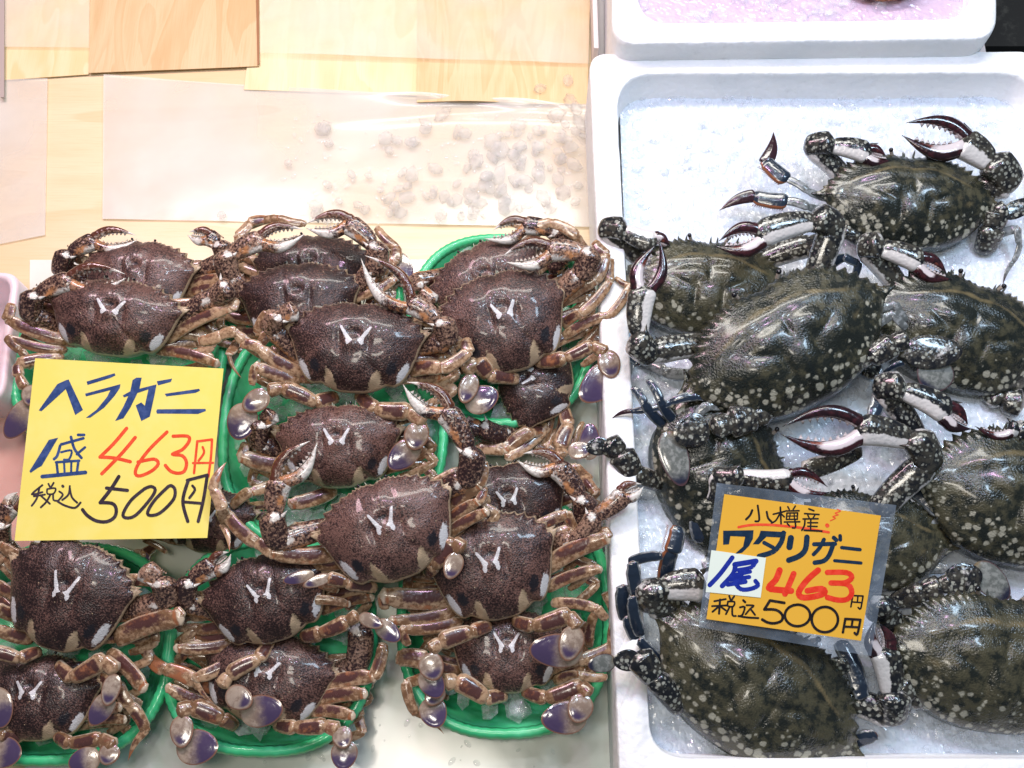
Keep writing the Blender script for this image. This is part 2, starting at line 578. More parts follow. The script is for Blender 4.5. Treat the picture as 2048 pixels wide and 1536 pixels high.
def foam_box(name, outer, inner, zr, zice, ro, ri, notches, label):
    po, pi = rrect(outer, ro), rrect(inner, ri)
    root = bpy.data.objects.new(name, None)
    COL.objects.link(root)
    root.location = (0, 0, 0)
    tag(root, label, 'foam box', 'white foam boxes of ice')
    mb = MB()
    rg = []

    def dz(p):
        for y0, y1, d in notches:
            if y0 < p.y < y1 and p.x < 1400:
                return -d
        return 0
    prof = [(po, -1, .0), (po, -.004, 0), (po, -.0012, .12), (po, 0, .05), (pi, 0, -.02), (pi, -.0015, -.005), (pi, -.004, 0), (pi, -2, 0)]
    O = [at(p.x, p.y, zr) for p in po]
    I = [at(p.x, p.y, zr) for p in pi]
    cx = sum(p.x for p in O) / len(O)
    cy = sum(p.y for p in O) / len(O)

    def ins(p, k):
        d = Vector((p.x - cx, p.y - cy, 0)).normalized()
        return p - d * k
    rows = [(O, po, .001, -zr + .001), (O, po, 0, -.006), (O, po, .0006, -.0015), (O, po, .0022, 0), (I, pi, -.002, 0), (I, pi, -.0005, -.0012), (I, pi, 0, -.004), (I, pi, .006, zice - zr - .022)]
    for ring, pp, k, h in rows:
        rg.append([mb.vert(ins(p, k) + Vector((0, 0, h + (dz(q) if abs(h) < .03 else 0) + .0006 * mn.noise(p * 60)))) for p, q in zip(ring, pp)])
    mb.rings(rg, 0, False, True)
    mb.build('box_shell', M['foam'], root)
    return root


BOX = foam_box('foam_box', [(1178, 106), (2072, 100), (2180, 1600), (1240, 1606)], [(1232, 148), (2076, 146), (2150, 1516), (1303, 1516)],
               .070, .042, 34, 78, [(272, 316, .0035), (1288, 1345, .006)], 'white foam box holding dark spotted crabs on crushed ice')
BACKBOX = foam_box('foam_box', [(1222, -420), (1990, -420), (1996, 78), (1224, 88)], [(1272, -380), (1940, -380), (1946, 36), (1276, 46)],
                   .092, .070, 50, 70, [], 'white foam box of pinkish ice behind the spotted crabs')


def ice_bed(name, quad, z, mat, chips, amp, label, size=(.0030, .0065), n=170):
    P = [at(*p, z) for p in quad]
    mb = MB()
    for j in range(n + 1):
        for i in range(n + 1):
            u, w = i / n, j / n
            p = (P[0] * (1 - u) + P[1] * u) * (1 - w) + (P[3] * (1 - u) + P[2] * u) * w
            h = amp * (mn.cell(p * 170) * .25 + mn.noise(p * 150) + .8 * mn.noise(p * 330)) + amp * 2.0 * mn.noise(p * 14)
            mb.vert((p.x, p.y, p.z + h))
    for j in range(n):
        for i in range(n):
            a = j * (n + 1) + i
            mb.face((a, a + 1, a + 2 + n, a + 1 + n))
    rnd = random.Random(len(label))
    for c in range(chips):
        u, w = rnd.random(), rnd.random()
        p = (P[0] * (1 - u) + P[1] * u) * (1 - w) + (P[3] * (1 - u) + P[2] * u) * w
        chip(mb, Vector((p.x, p.y, p.z + amp * 2.0 * mn.noise(p * 14) + rnd.uniform(0, amp * 1.2))), rnd.uniform(*size), rnd, 1)
    return tag(mb.build(name, [mat, M['ice_chip']], None, None, False), label, 'ice', None, 'stuff')


ICO_V = None


def chip(mb, c, r, rnd, k=0):
    """An irregular lump: a jittered, squashed icosahedron with cut corners."""
    g = (1 + 5 ** .5) / 2
    vv = [(-1, g, 0), (1, g, 0), (-1, -g, 0), (1, -g, 0), (0, -1, g), (0, 1, g), (0, -1, -g), (0, 1, -g), (g, 0, -1), (g, 0, 1), (-g, 0, -1), (-g, 0, 1)]
    ff = [(0, 11, 5), (0, 5, 1), (0, 1, 7), (0, 7, 10), (0, 10, 11), (1, 5, 9), (5, 11, 4), (11, 10, 2), (10, 7, 6), (7, 1, 8), (3, 9, 4), (3, 4, 2), (3, 2, 6), (3, 6, 8), (3, 8, 9), (4, 9, 5), (2, 4, 11), (6, 2, 10), (8, 6, 7), (9, 8, 1)]
    R = Matrix.Rotation(rnd.uniform(0, 6.28), 3, Vector((rnd.uniform(-1, 1), rnd.uniform(-1, 1), rnd.uniform(-1, 1))).normalized())
    s = Vector((rnd.uniform(.75, 1.25), rnd.uniform(.75, 1.25), rnd.uniform(.5, .8)))
    idx = []
    for p in vv:
        q = R @ (Vector(p) * (r / 1.9 * rnd.uniform(.78, 1.18)))
        idx.append(mb.vert(c + Vector((q.x * s.x, q.y * s.y, q.z * s.z))))
    for f in ff:
        mb.face(tuple(idx[a] for a in f), k)


ice_bed('crushed_ice', [(1236, 130), (2052, 130), (2130, 1535), (1290, 1535)], .040, M['ice_bed'], 1900, .0009, 'bluish white crushed ice under the spotted crabs', n=260)
ice_bed('crushed_ice', [(1262, -330), (1958, -330), (1958, 52), (1262, 58)], .078, M['ice_pink'], 260, .0010, 'pink lit crushed ice in the box at the back', (.005, .010), n=120)

# sliver of the hairy crab lying in the back box
mb = MB()
c = at(1765, -42, .088)
rr = []
for i in range(1, 14):
    ph = math.pi * i / 14
    rr.append([mb.vert(c + Vector((.034 * math.sin(ph) * math.cos(a), .020 * math.sin(ph) * math.sin(a), -.012 * math.cos(ph))) * (1 + .10 * mn.noise(Vector((a * 9, ph * 9, 1)))))
               for a in [2 * math.pi * j / 40 for j in range(40)]])
mb.rings(rr)
for k in range(160):
    a = random.uniform(0, 6.28)
    e = random.uniform(.5, 1)
    mb.cone(c + Vector((.033 * e * math.cos(a), .019 * e * math.sin(a), .012 * math.sqrt(1 - e * e))), Vector((math.cos(a), math.sin(a), .8)) * .0035, .0007)
M['hairy'] = shell_mat('orange_shell', (.35, .12, .04), (.55, .26, .10), 300, None, None, None)
tag(mb.build('hairy_crab', M['hairy']), 'sliver of an orange bristly crab on the pinkish ice', 'crab')

# the pale board and dark slit beside the back box
mb = MB()
a, b = at(1183, -60, .03), at(1200, 96, .03)
mb.box(a.x, b.x - .0012, b.y, a.y, .0005, .03)
a2 = at(1218, 0, .03)
tag(mb.build('edge_board', M['board2'], smooth=False), 'narrow pale board standing left of the back foam box', 'board')


# ------------------------------------------------------------------ loose ice lumps on the wet film
rnd = random.Random(11)
protos = []
for i in range(6):
    mb = MB()
    chip(mb, Vector((0, 0, 0)), 1.0, rnd)
    me = mb.build('ice_lump', M['ice_wet'])
    if i < 3:
        sub = me.modifiers.new('s', 'SUBSURF')
        sub.levels = sub.render_levels = 1
    protos.append(me)
spots = [(703, 352), (737, 354), (655, 372), (852, 250), (886, 232), (772, 282), (795, 284), (822, 288), (780, 305), (930, 270), (985, 288), (1000, 305), (1015, 272), (1035, 270),
         (1152, 220), (1130, 250), (1160, 250), (1120, 280), (1165, 275), (1085, 262), (1060, 276), (1112, 232), (1140, 205), (1080, 180), (1135, 165), (578, 330), (445, 432)]
for k in range(110):
    t = rnd.random() ** .7
    x = 600 + 560 * t
    spots.append((x, rnd.uniform(400 - 150 * t, 448) if rnd.random() < .8 else rnd.uniform(250, 420)))
for i, (x, y) in enumerate(spots):
    o = protos[i] if i < 6 else protos[i % 6].copy()
    if i >= 6:
        COL.objects.link(o)
    r = rnd.uniform(.0045, .0085) * (1.0 if i < 27 else .9)
    o.location = at(x, y, .0032) + Vector((0, 0, r * .45))
    o.scale = (r * rnd.uniform(.75, 1.4), r * rnd.uniform(.75, 1.3), r * .8)
    o.rotation_euler = (rnd.uniform(-.3, .3), rnd.uniform(-.3, .3), rnd.uniform(0, 6.28))
    tag(o, 'clear melting ice lump lying on the wet milky film', 'ice lump', 'loose ice lumps on the wet film')


# droplets of melt water: nobody could count them
mb = MB()
rnd = random.Random(5)
for k in range(260):
    t = rnd.random()
    if k < 170:
        x, y, z = rnd.uniform(560, 1175), rnd.uniform(230, 450), .0030
    else:
        x, y, z = rnd.uniform(60, 1200), rnd.uniform(1380, 1535), .0016
    r = rnd.uniform(.0006, .0022)
    c = at(x, y, z)
    rr = []
    st = rnd.uniform(.8, 2.2)
    an = rnd.uniform(0, 3.14)
    for i in range(5):
        ph = math.pi * .5 * (i + .3) / 5
        ring = []
        for j in range(10):
            a = 2 * math.pi * j / 10
            u, w = r * st * math.cos(ph) * math.cos(a), r * math.cos(ph) * math.sin(a)
            ring.append(mb.vert(c + Vector((u * math.cos(an) - w * math.sin(an), u * math.sin(an) + w * math.cos(an), r * .45 * math.sin(ph)))))
        rr.append(ring)
    mb.rings(rr, 0, False, True)
q = N('melt_water')
q.set(Base_Color=(.9, .9, .9), Roughness=.03, IOR=1.33, Alpha=.16, Coat_Weight=1.0, Coat_Roughness=.02, Specular_IOR_Level=.8)
tag(mb.build('water_droplets', q.mat), 'small melt water droplets on the wet films', 'water', None, 'stuff')


# ------------------------------------------------------------------ baskets
q = N('green_plastic')
v = q.coords(False)
n1 = q.noise(v, 40, 3, .6)
q.set(Base_Color=q.mix(q.step(n1, .4, .7), (.05, .50, .21), (.11, .62, .31)), Roughness=.3, Subsurface_Weight=.45, Subsurface_Radius=(.004, .012, .006), Coat_Weight=.3)
M['green'] = q.mat


def basket(cx, cy, rx, ry, z, label, ice, tx=0):
    root = bpy.data.objects.new('basket', None)
    COL.objects.link(root)
    c = at(cx, cy, z)
    s = scl(cx, cy, z)
    root.location = (c.x, c.y, z - .030)
    root.rotation_euler = (math.radians(tx), 0, 0)
    tag(root, label, 'basket', 'green plastic baskets of flat crabs')
    RX, RY = rx * s, ry * s / math.cos(math.radians(14))
    n = 320

    def pt(a, k, h, rib=0.0):
        ca, sa = math.cos(a), math.sin(a)
        e = 2 / 2.5
        f = 1 + rib * math.cos(a * 80)
        return Vector((math.copysign(abs(ca) ** e, ca) * (RX - k) * f, math.copysign(abs(sa) ** e, sa) * (RY - k) * f, h))
    A = [2 * math.pi * i / n for i in range(n)]
    mb = MB()
    prof = [(.0, .026), (-.001, .0295), (.0005, .0325), (.003, .0335), (.0055, .0325), (.0070, .029)]
    rg = [[mb.vert(pt(a, k, h, .0032)) for a in A] for k, h in prof]
    for x, y in zip(rg, rg[1:] + rg[:1]):
        for i in range(n):
            j = (i + 1) % n
            mb.face((x[i], x[j], y[j], y[i]))
    mb.build('rim', M['green'], root)
    mb = MB()
    prof = [(.0060, .030), (.010, .022), (.017, .010), (.024, .005), (RX * .6, .0045), (RX * .6, .003), (.024, .003), (.015, .009), (.008, .021), (.0035, .029)]
    rg = [[mb.vert(pt(a, k, h)) for a in A] for k, h in prof]
    for x, y in zip(rg, rg[1:]):
        for i in range(n):
            j = (i + 1) % n
            mb.face((x[i], x[j], y[j], y[i]))
    mb.face(tuple(rg[4]))
    mb.build('bowl', M['green'], root)
    mb = MB()
    r2 = random.Random(int(cx))
    for i in range(ice):
        a = r2.uniform(0, 6.28)
        k = math.sqrt(r2.random()) * .86
        chip(mb, Vector((c.x + math.cos(a) * RX * k, c.y + math.sin(a) * RY * k, z - .030 + r2.uniform(.012, .024) + .004 * k)), r2.uniform(.006, .011), r2)
    tag(mb.build('crushed_ice', M['ice'], None, None, False), 'melting ice lumps in the ' + label, 'ice', None, 'stuff')
    return root


basket(240, 715, 212, 200, .032, 'green basket behind the yellow price card', 90)
basket(668, 850, 227, 250, .040, 'green basket with three stacked crabs right of the yellow price card', 150)
basket(1000, 655, 186, 202, .036, 'green basket beside the foam box at the far end', 90)
basket(116, 1300, 232, 210, .032, 'green basket in the near left corner', 90)
basket(540, 1285, 212, 208, .032, 'green basket in the middle of the near row', 90)
basket(1010, 1222, 214, 234, .034, 'green basket beside the foam box in the near row', 90)
basket(628, 595, 178, 112, .026, 'green basket at the back, hidden under two crabs with an arch of claws', 40)

# pink tray, left edge
q = N('pink_plastic')
q.set(Base_Color=(.72, .42, .36), Roughness=.3, Subsurface_Weight=.3, Subsurface_Radius=(.02, .008, .006), Coat_Weight=.3)
M['pink'] = q.mat
q = N('pale_pink_rim')
q.set(Base_Color=(.82, .66, .70), Roughness=.3, Subsurface_Weight=.3, Subsurface_Radius=(.02, .01, .01), Coat_Weight=.3)
M['pinkrim'] = q.mat
root = bpy.data.objects.new('plastic_tray', None)
COL.objects.link(root)
tag(root, 'pale pink translucent plastic tray cut off by the left edge', 'tray')
mb = MB()
po = rrect([(-320, 546), (40, 544), (8, 800), (-320, 800)], 34)
rg = []
for k, h in ((0, .001), (0, .044), (.0015, .047), (.006, .047), (.008, .044), (.010, .006)):
    ring = []
    for p in po:
        w = at(p.x, p.y, .046)
        d = (Vector((at(-140, 670, .046).x, at(-140, 670, .046).y, 0)) - Vector((w.x, w.y, 0))).normalized()
        ring.append(mb.vert(Vector((w.x, w.y, 0)) + d * k + Vector((0, 0, h))))
    rg.append(ring)
mb.rings(rg, 0, False, True)
mb.build('tray_wall', M['pinkrim'], root)
mb = MB()
a, b = at(-200, 760, 0), at(64, 1020, 0)
poly_slab('plastic_mat', ((-200, 640), (44, 640), (70, 1120), (-200, 1120)), .0016, .0012, M['pink'], .0004, 20)
tag(bpy.data.objects['plastic_mat'], 'salmon pink plastic mat at the left edge under the baskets', 'mat')


# ------------------------------------------------------------------ crabs
def catmull(pts, n):
    out = []
    k = len(pts)
    for i in range(k - 1):
        p0, p1, p2, p3 = pts[max(i - 1, 0)], pts[i], pts[i + 1], pts[min(i + 2, k - 1)]
        for j in range(n):
            t = j / n
            out.append(tuple(.5 * ((2 * b) + (-a + c) * t + (2 * a - 5 * b + 4 * c - d) * t * t + (-a + 3 * b - 3 * c + d) * t ** 3)
                             for a, b, c, d in zip(p0, p1, p2, p3)))
    out.append(pts[-1])
    return out


def outline(half, teeth, n=96):
    """Mirror a half outline (front middle -> rear middle) into a closed ring, with forward-leaning teeth pushed out."""
    fine = catmull(half, 40)
    L = [0]
    for a, b in zip(fine, fine[1:]):
        L.append(L[-1] + math.dist(a, b))
    res = []
    for i in range(n + 1):
        d = L[-1] * i / n
        k = max(j for j in range(len(L)) if L[j] <= d + 1e-12)
        k = min(k, len(fine) - 2)
        t = (d - L[k]) / max(1e-9, L[k + 1] - L[k])
        x, y = (fine[k][0] + (fine[k + 1][0] - fine[k][0]) * t, fine[k][1] + (fine[k + 1][1] - fine[k][1]) * t)
        res.append((x, y))
    tooth = [0.0] * (n + 1)
    for x0, x1, cnt, amp in teeth:
        for i, (x, y) in enumerate(res):
            if x0 <= x <= x1 and y > -.02:
                ph = (x - x0) / (x1 - x0) * cnt
                tooth[i] = amp * (.75 + .25 * math.sin(7.3 * int(ph) + cnt)) * abs(1 - 2 * (ph % 1)) ** 1.3
    right = [(x, y, tt) for (x, y), tt in zip(res, tooth)]
    left = [(-x, y, tt) for (x, y, tt) in right[1:-1]][::-1]
    return right + left


FA = [(0, .60), (.10, .625), (.25, .615), (.42, .575), (.62, .50), (.80, .38), (.91, .27), (1.0, .245), (.97, .12), (.92, -.05), (.86, -.25), (.79, -.44), (.70, -.59), (.60, -.665), (.48, -.655), (.38, -.71), (.2, -.78), (0, -.79)]
FB = [(0, .44), (.2, .455), (.4, .43), (.57, .36), (.69, .27), (.78, .18), (.845, .11), (.91, .06), (1.0, .03), (.92, .008), (.85, -.03), (.785, -.105), (.70, -.205), (.58, -.31), (.43, -.385), (.22, -.43), (0, -.44)]
FBs = [(0, .44), (.2, .455), (.4, .43), (.57, .36), (.69, .27), (.78, .18), (.83, .11), (.85, .05), (.85, .03), (.845, .01), (.83, -.035), (.785, -.105), (.70, -.205), (.58, -.31), (.43, -.385), (.22, -.43), (0, -.44)]
FAs = [(.93, .235) if p == (1.0, .245) else p for p in FA]
OUT = {'A': outline(FA, [(.03, .30, 4, .050), (.34, 1.0, 5, .095)], 128), 'B': outline(FB, [(.03, .28, 4, .055), (.28, .86, 9, .085)], 128)}
OUTS = {'A': outline(FAs, [], 128), 'B': outline(FBs, [], 128)}


def radius_along(ring):
    """Radius of a closed ring as a function of direction."""
    pts = sorted((math.atan2(y, x), math.hypot(x, y)) for x, y, _ in ring)
    pts = [(pts[-1][0] - 2 * math.pi, pts[-1][1])] + pts + [(pts[0][0] + 2 * math.pi, pts[0][1])]

    def f(a):
        for (a0, r0), (a1, r1) in zip(pts, pts[1:]):
            if a0 <= a <= a1:
                return r0 + (r1 - r0) * (a - a0) / max(1e-9, a1 - a0)
        return pts[-1][1]
    return f


RS = {}
for _s in 'AB':
    _f = radius_along(OUTS[_s])
    RS[_s] = [_f(math.atan2(y, x)) for x, y, _ in OUT[_s]]


def gs(x, y, cx, cy, rx, ry=None, ang=0.0):
    ry = ry or rx
    dx, dy = x - cx, y - cy
    if ang:
        c, s = math.cos(ang), math.sin(ang)
        dx, dy = dx * c + dy * s, -dx * s + dy * c
    return math.exp(-(dx * dx / rx / rx + dy * dy / ry / ry))


def segd(x, y, a, b):
    ax, ay, bx, by = *a, *b
    t = max(0, min(1, ((x - ax) * (bx - ax) + (y - ay) * (by - ay)) / ((bx - ax) ** 2 + (by - ay) ** 2)))
    return math.hypot(x - ax - (bx - ax) * t, y - ay - (by - ay) * t)


def maskA(x, y, r, jit):
    X = abs(x)
    w = 1.2 * gs(X, y, .700 + jit[0], -.44 + jit[1], .058, .185, -.42)
    if len(jit) > 2:
        k, tw = jit[2], jit[3]
        X2 = X + (.02 * tw if x > 0 else -.02 * tw)
        arm = min(segd(X2, y, (.165 + .045 * k, .17 + .06 * k + jit[1]), (.090, .02)), segd(X2, y, (.090, .02), (.10, -.06 - .03 * tw)), segd(X2, y, (.090, .02), (.06, .0)) + .006)
        w = max(w, (1.25 + .5 * k) * sm(.042 - .018 * sm(.0, .2, y), .012, arm))
    d = .85 * gs(X, y, .545, -.40, .095, .15, -.42) + .7 * gs(x, y, 0, .12, .10, .055) + .5 * gs(X, y, .20, .03, .05, .1)
    p = 1.0 * gs(X, y, .32, -.60, .055, .17, -.25) + .75 * sm(.955, .985, r) * sm(.30, .15, y) + .14 * sm(-.1, -.7, y) + .26 * sm(-.6, -.8, y) + .25 * gs(X, y, .45, -.62, .2, .1)
    p += .70 * sm(.93, 1.0, r) * sm(.1, .3, y)
    return (min(1, w), min(1, d), min(1, p))


def heightA(x, y):
    X = abs(x)
    h = -.034 * gs(x, y, 0, .12, .11, .07) + .022 * gs(X, y, .15, .12, .05, .09) + .03 * gs(x, y, 0, -.05, .10, .10)
    h += .028 * gs(X, y, .38, .22, .18) + .03 * gs(x, y, 0, .36, .14) + .03 * gs(X, y, .48, -.18, .2) + .03 * gs(x, y, 0, -.42, .2)
    h -= .028 * gs(X, y, .20, -.02, .05, .18) + .03 * gs(X, y, .44, -.60, .09, .09) + .012 * gs(X, y, .22, .42, .05, .1)
    h += .028 * gs(X, y, .28, -.60, .07, .14)
    return h


def maskB(x, y, r, jit):
    X = abs(x)
    s = 1.0 * sm(.06, -.18, y + .16 * (X < .6) * (1 - X / .6)) + .62 * sm(.60, .78, X) * sm(.15, .02, y) + .18 * sm(.5, .7, X)
    ridge = y - (.29 - .30 * X * X + .02 * math.sin(9 * X))
    g = .75 * math.exp(-(ridge / .028) ** 2) * sm(.75, .55, X) + .5 * gs(X, y, .42, .02, .12, .05, .5) + .4 * gs(X, y, .16, .10, .05, .03) + .55 * gs(X, y, .55, -.02, .10, .04, .4)
    g += .6 * sm(.972, .998, r) * sm(.0, .1, y)
    b = .6 * gs(x, y, 0, .40, .5, .05) + .5 * gs(X, y, .2, .0, .1, .06) + .5 * gs(x, y, 0, -.2, .03, .18)
    return (min(1, s), min(1, g), min(1, b))


def heightB(x, y):
    X = abs(x)
    ridge = y - (.27 - .30 * X * X)
    h = .010 * math.exp(-(ridge / .05) ** 2) * sm(.8, .5, X) - .006 * math.exp(-((ridge + .07) / .04) ** 2) * sm(.7, .4, X)
    h += .030 * gs(X, y, .20, .10, .13, .09) + .03 * gs(x, y, 0, -.14, .12, .14) + .03 * gs(X, y, .38, -.06, .14, .10)
    h -= .022 * gs(X, y, .14, -.10, .03, .12) + .018 * gs(X, y, .28, .02, .10, .03, .4) + .014 * gs(x, y, 0, .12, .03, .05)
    return h


SPEC = {'A': dict(dome=.30, mask=maskA, h=heightA, shell='fa_shell', under='fa_under', name='flat_crab'),
        'B': dict(dome=.21, mask=maskB, h=heightB, shell='fb_shell', under='fb_under', name='spotted_crab')}


def interp(lst, n):
    return [lst[min(i, len(lst) - 1)] for i in range(n)]


ONE = lambda *a: (0, 0, 0)


class Crab:
    def __init__(self, sp, c, W, rot, sy, z, label, group, tx=14, ty=0, seed=0, mark=True):
        self.mark = mark
        self.sp, self.S = sp, SPEC[sp]
        self.pl = Plane(c[0], c[1], z, tx, ty)
        self.s = self.pl.s
        self.half = W * .5 * self.s
        self.W = W
        self.rnd = random.Random(seed)
        n = self.pl.n
        X = Vector((1, 0, 0))
        X = (X - n * X.dot(n)).normalized()
        Y = n.cross(X)
        r = math.radians(-rot)
        fx = X * math.cos(r) + Y * math.sin(r)
        fy = -X * math.sin(r) + Y * math.cos(r)
        self.mw = Matrix((( fx.x, fy.x, n.x, self.pl.o.x), (fx.y, fy.y, n.y, self.pl.o.y), (fx.z, fy.z, n.z, self.pl.o.z), (0, 0, 0, 1)))
        self.inv = self.mw.inverted()
        self.fwd = fy
        root = bpy.data.objects.new(self.S['name'], None)
        COL.objects.link(root)
        root.matrix_world = self.mw
        root.empty_display_size = .02
        tag(root, label, 'crab', group)
        self.root = root
        self.body(sy)

    def fin(self, mb, name, mats, parent=None):
        return mb.build(name, [M[m] for m in mats], parent or self.root, self.inv)

    def body(self, sy):
        S, H = self.S, self.half
        out, outs = OUT[self.sp], OUTS[self.sp]
        jit = [self.rnd.uniform(-.02, .02), self.rnd.uniform(-.03, .03)] + ([self.rnd.random(), self.rnd.uniform(-1, 1)] if self.mark else [])
        off = Vector((self.rnd.uniform(0, 50), self.rnd.uniform(0, 50), 0))
        mb = MB()
        n, nr = len(out), 40

        def loc(x, y, z):
            return (x * H, y * H * sy, z * H)
        rings = []
        for i in range(1, nr + 1):
            r = (i / nr) ** .85
            ring = []
            for (x, y, t), rs in zip(out, RS[self.sp]):
                k = r * (1 + t * sm(.86, 1.0, r))
                ro = math.hypot(x, y)
                re = min(1, r * ro / rs)
                px, py = x * k, y * k
                h = S['dome'] * max(0, 1 - re ** 2.2) ** (.62 if self.sp == 'A' else .80)
                e = sm(1.0, .80, re)
                if self.sp == 'B':
                    h += .035 * max(0, 1 - r) * 4 * max(0, 1 - e)
                h += S['h'](px, py) * e + .008 * mn.noise(Vector((px * 5, py * 5, 0)) + off) * e
                h += .06 * t * sm(.85, 1.0, r)
                ring.append(mb.vert(loc(px, py, h), S['mask'](px, py, re, jit)))
            rings.append(ring)
        c = mb.vert(loc(0, 0, S['dome'] + S['h'](0, 0)), S['mask'](0, 0, 0, jit))
        for j in range(n):
            mb.face((c, rings[0][(j + 1) % n], rings[0][j]))
        for a, b in zip(rings, rings[1:]):
            for j in range(n):
                k = (j + 1) % n
                mb.face((a[j], a[k], b[k], b[j]))
        # the underside closes the same skin
        prev = rings[-1]
        for k, (f, h, dy) in enumerate(((.985, -.035, -.002), (.95, -.06, -.012), (.93, -.12, -.05), (.90, -.24, -.06), (.74, -.34, -.03))):
            ring = []
            for (x, y, t), (xs, ys, _) in zip(out, outs):
                if k >= 1:
                    x, y = xs, ys
                rear = sm(-.45, -.7, y / .79 * (1 if self.sp == 'A' else 1.8))
                pale = .9 if (k >= 2 and rear > .5) else .2
                ring.append(mb.vert(loc(x * f, y * f + dy * rear, h), (.25 * (1 - rear), pale * rear, 0)))
            for j in range(n):
                q = (j + 1) % n
                mb.face((prev[j], prev[q], ring[q], ring[j]), 1 if k else 0)
            prev = ring
        mb.face(tuple(prev), 1)
        mb.build('carapace', [M[S['shell']], M[S['under']]], self.root)
        # eyes on short stalks
        for sx in (-1, 1):
            b2 = MB()
            yy = (.60 if self.sp == 'A' else .45) * sy
            p0 = Vector((sx * .17 * H, yy * H, -.03 * H))
            p1 = Vector((sx * .205 * H, (yy + .055) * H, .03 * H))
            b2.seg(p0, p1, (.04 * H), .036 * H, Vector((0, 0, 1)), 1.0, 0, k=0, nt=6, nc=8)
            b2.ball(p1, .024 * H, 1.0, k=1, n=6)
            b2.build('eye', [M['stalk'], M['eye']], self.root)
        # mouthparts and stubby feelers under the front edge
        b3 = MB()
        for i in range(7):
            sx = -1 if i % 2 else 1
            x = sx * self.rnd.uniform(.02, .30)
            yy = (.55 if self.sp == 'A' else .40) * sy
            p0 = Vector((x * H, yy * H, -.06 * H))
            p1 = p0 + Vector((sx * self.rnd.uniform(-.02, .05), self.rnd.uniform(.07, .14), self.rnd.uniform(.03, .09))) * H
            b3.seg(p0, p1, .035 * H, .012 * H, Vector((0, 0, 1)), .8, .1, nt=6, nc=8, maskf=lambda t, v, s: (0, .8, 0))
        b3.build('mouthparts', M[S['under']], self.root)

    # -------- limbs, from measured joints
    def P(self, p, h):
        return self.pl.pt(p[0], p[1], h)

    def leg(self, pts, w, style='', dh=0.0, name='leg'):
        s, n = self.s, self.pl.n
        hs = interp([-.009, .000, -.002, -.006, -.010, -.014], len(pts))
        pw = [self.P(p, (p[2] if len(p) > 2 else h) + dh) for p, h in zip(pts, hs)]
        return self.leg_world(pw, w, style, name)

    def leg_world(self, pw, w, style='', name='leg'):
        s, n = self.s, self.pl.n
        ws = list(w) if isinstance(w, (list, tuple)) else [w * f for f in (1.0, .92, .85, .75, .6, .5)]
        mb = MB()
        last = len(pw) - 2
        A = self.sp == 'A'
        for i, (a, b) in enumerate(zip(pw, pw[1:])):
            st = style if isinstance(style, str) else style[min(i, len(style) - 1)]
            w0 = ws[min(i, len(ws) - 1)] * s * (.93 if A else 1)
            w1 = w0 * (.84 if i == 0 else .76)
            tip = (i == last and 't' in st)
            d = (b - a).normalized()
            a2 = a - d * (w0 * (.8 if i == 0 else .22))
            b2 = b + d * (0 if tip else w1 * .25)
            patch = 1.0 if i in (0, 2) else .7
            if 'l' in st:
                patch = .25
            sd = d.cross(n).normalized()
            out = 1 if ((a + b) * .5 - self.mw.translation).dot(sd) > 0 else -1
            if A:
                def mf(t, v, sv, patch=patch, tip=tip, st=st, out=out):
                    e = sm(.04, .40, t) * sm(.97, .60, t)
                    r_ = .92 * patch * e * sm(1.15, .1, abs(v + .3 * out)) * (1.0 if sv > -.3 else .2)
                    g_ = max(.62 * sm(.66, 1.0, abs(v)), .75 * sm(.90, .98, t), .5 * sm(.08, .02, t))
                    b_ = .75 * sm(.86, .89, t) * sm(.93, .90, t) + (.8 * sm(.55, .95, t) if tip else 0) + (.55 * e if 'r' in st else 0) + .35 * e * sm(.2, .6, abs(v))
                    return (r_, g_, b_)
                mat = 0
            elif any(ch in st for ch in 'bpm'):
                def mf(t, v, sv, st=st, tip=tip, out=out):
                    nv = (1.0 if 'b' in st else .22) * sm(1.02, .55, abs(v)) * (1 if sv > -.5 else .4)
                    return (1.0 if 'm' in st else .8 * sm(.35, .8, t) * tip, nv if 'm' not in st else 0, .9 * (v * out > .72) * ('k' in st) + .45 * sm(.93, .98, t) + .3 * sm(.05, .0, t))
                mat = 1
            else:
                mf = lambda t, v, sv: (1.0, 0, .35 * sm(.75, 1, abs(v)))
                mat = 0
            mb.seg(a2, b2, w0, w1, n, .46 if mat else .50, .10, (.05 if not tip else .08) * (1 if i % 2 else -1), mf, mat, nt=22, nc=18, tip=tip, lift=.02, leg=1.0)
            if 'k' in st and not A:
                for q in range(14):
                    t = .1 + .85 * q / 14
                    mb.cone(a2.lerp(b2, t) + sd * (out * w0 * .50), sd * out * w0 * .16 + d * w0 * .10, w0 * .035, (0, 0, 1), 1, 4)
        return self.fin(mb, name, ['fa_leg'] if A else ['fb_limb', 'fb_leg'])

    def claw(self, pts, wf=1.0, dh=0.0, style=''):
        """merus - carpus - palm as one shell, the two pincer fingers as sub-parts."""
        s, n, W = self.s, self.pl.n, self.W
        A = self.sp == 'A'
        base = (.155, .165, .145, .078) if A else (.115, .125, .110, .056)
        wm, wc, wp, wfn = [b * W * wf * s for b in base]
        hs = interp([-.010, -.002, .004, .006, .007, .008], len(pts))
        p = [self.P(q, (q[2] if len(q) > 2 else h) + dh) for q, h in zip(pts, hs)]
        cen = self.mw.translation + self.fwd * self.half * .3
        mb = MB()

        def inner(a, b):
            sd = (b - a).cross(n).normalized()
            return 1 if (cen - (a + b) * .5).dot(sd) > 0 else -1
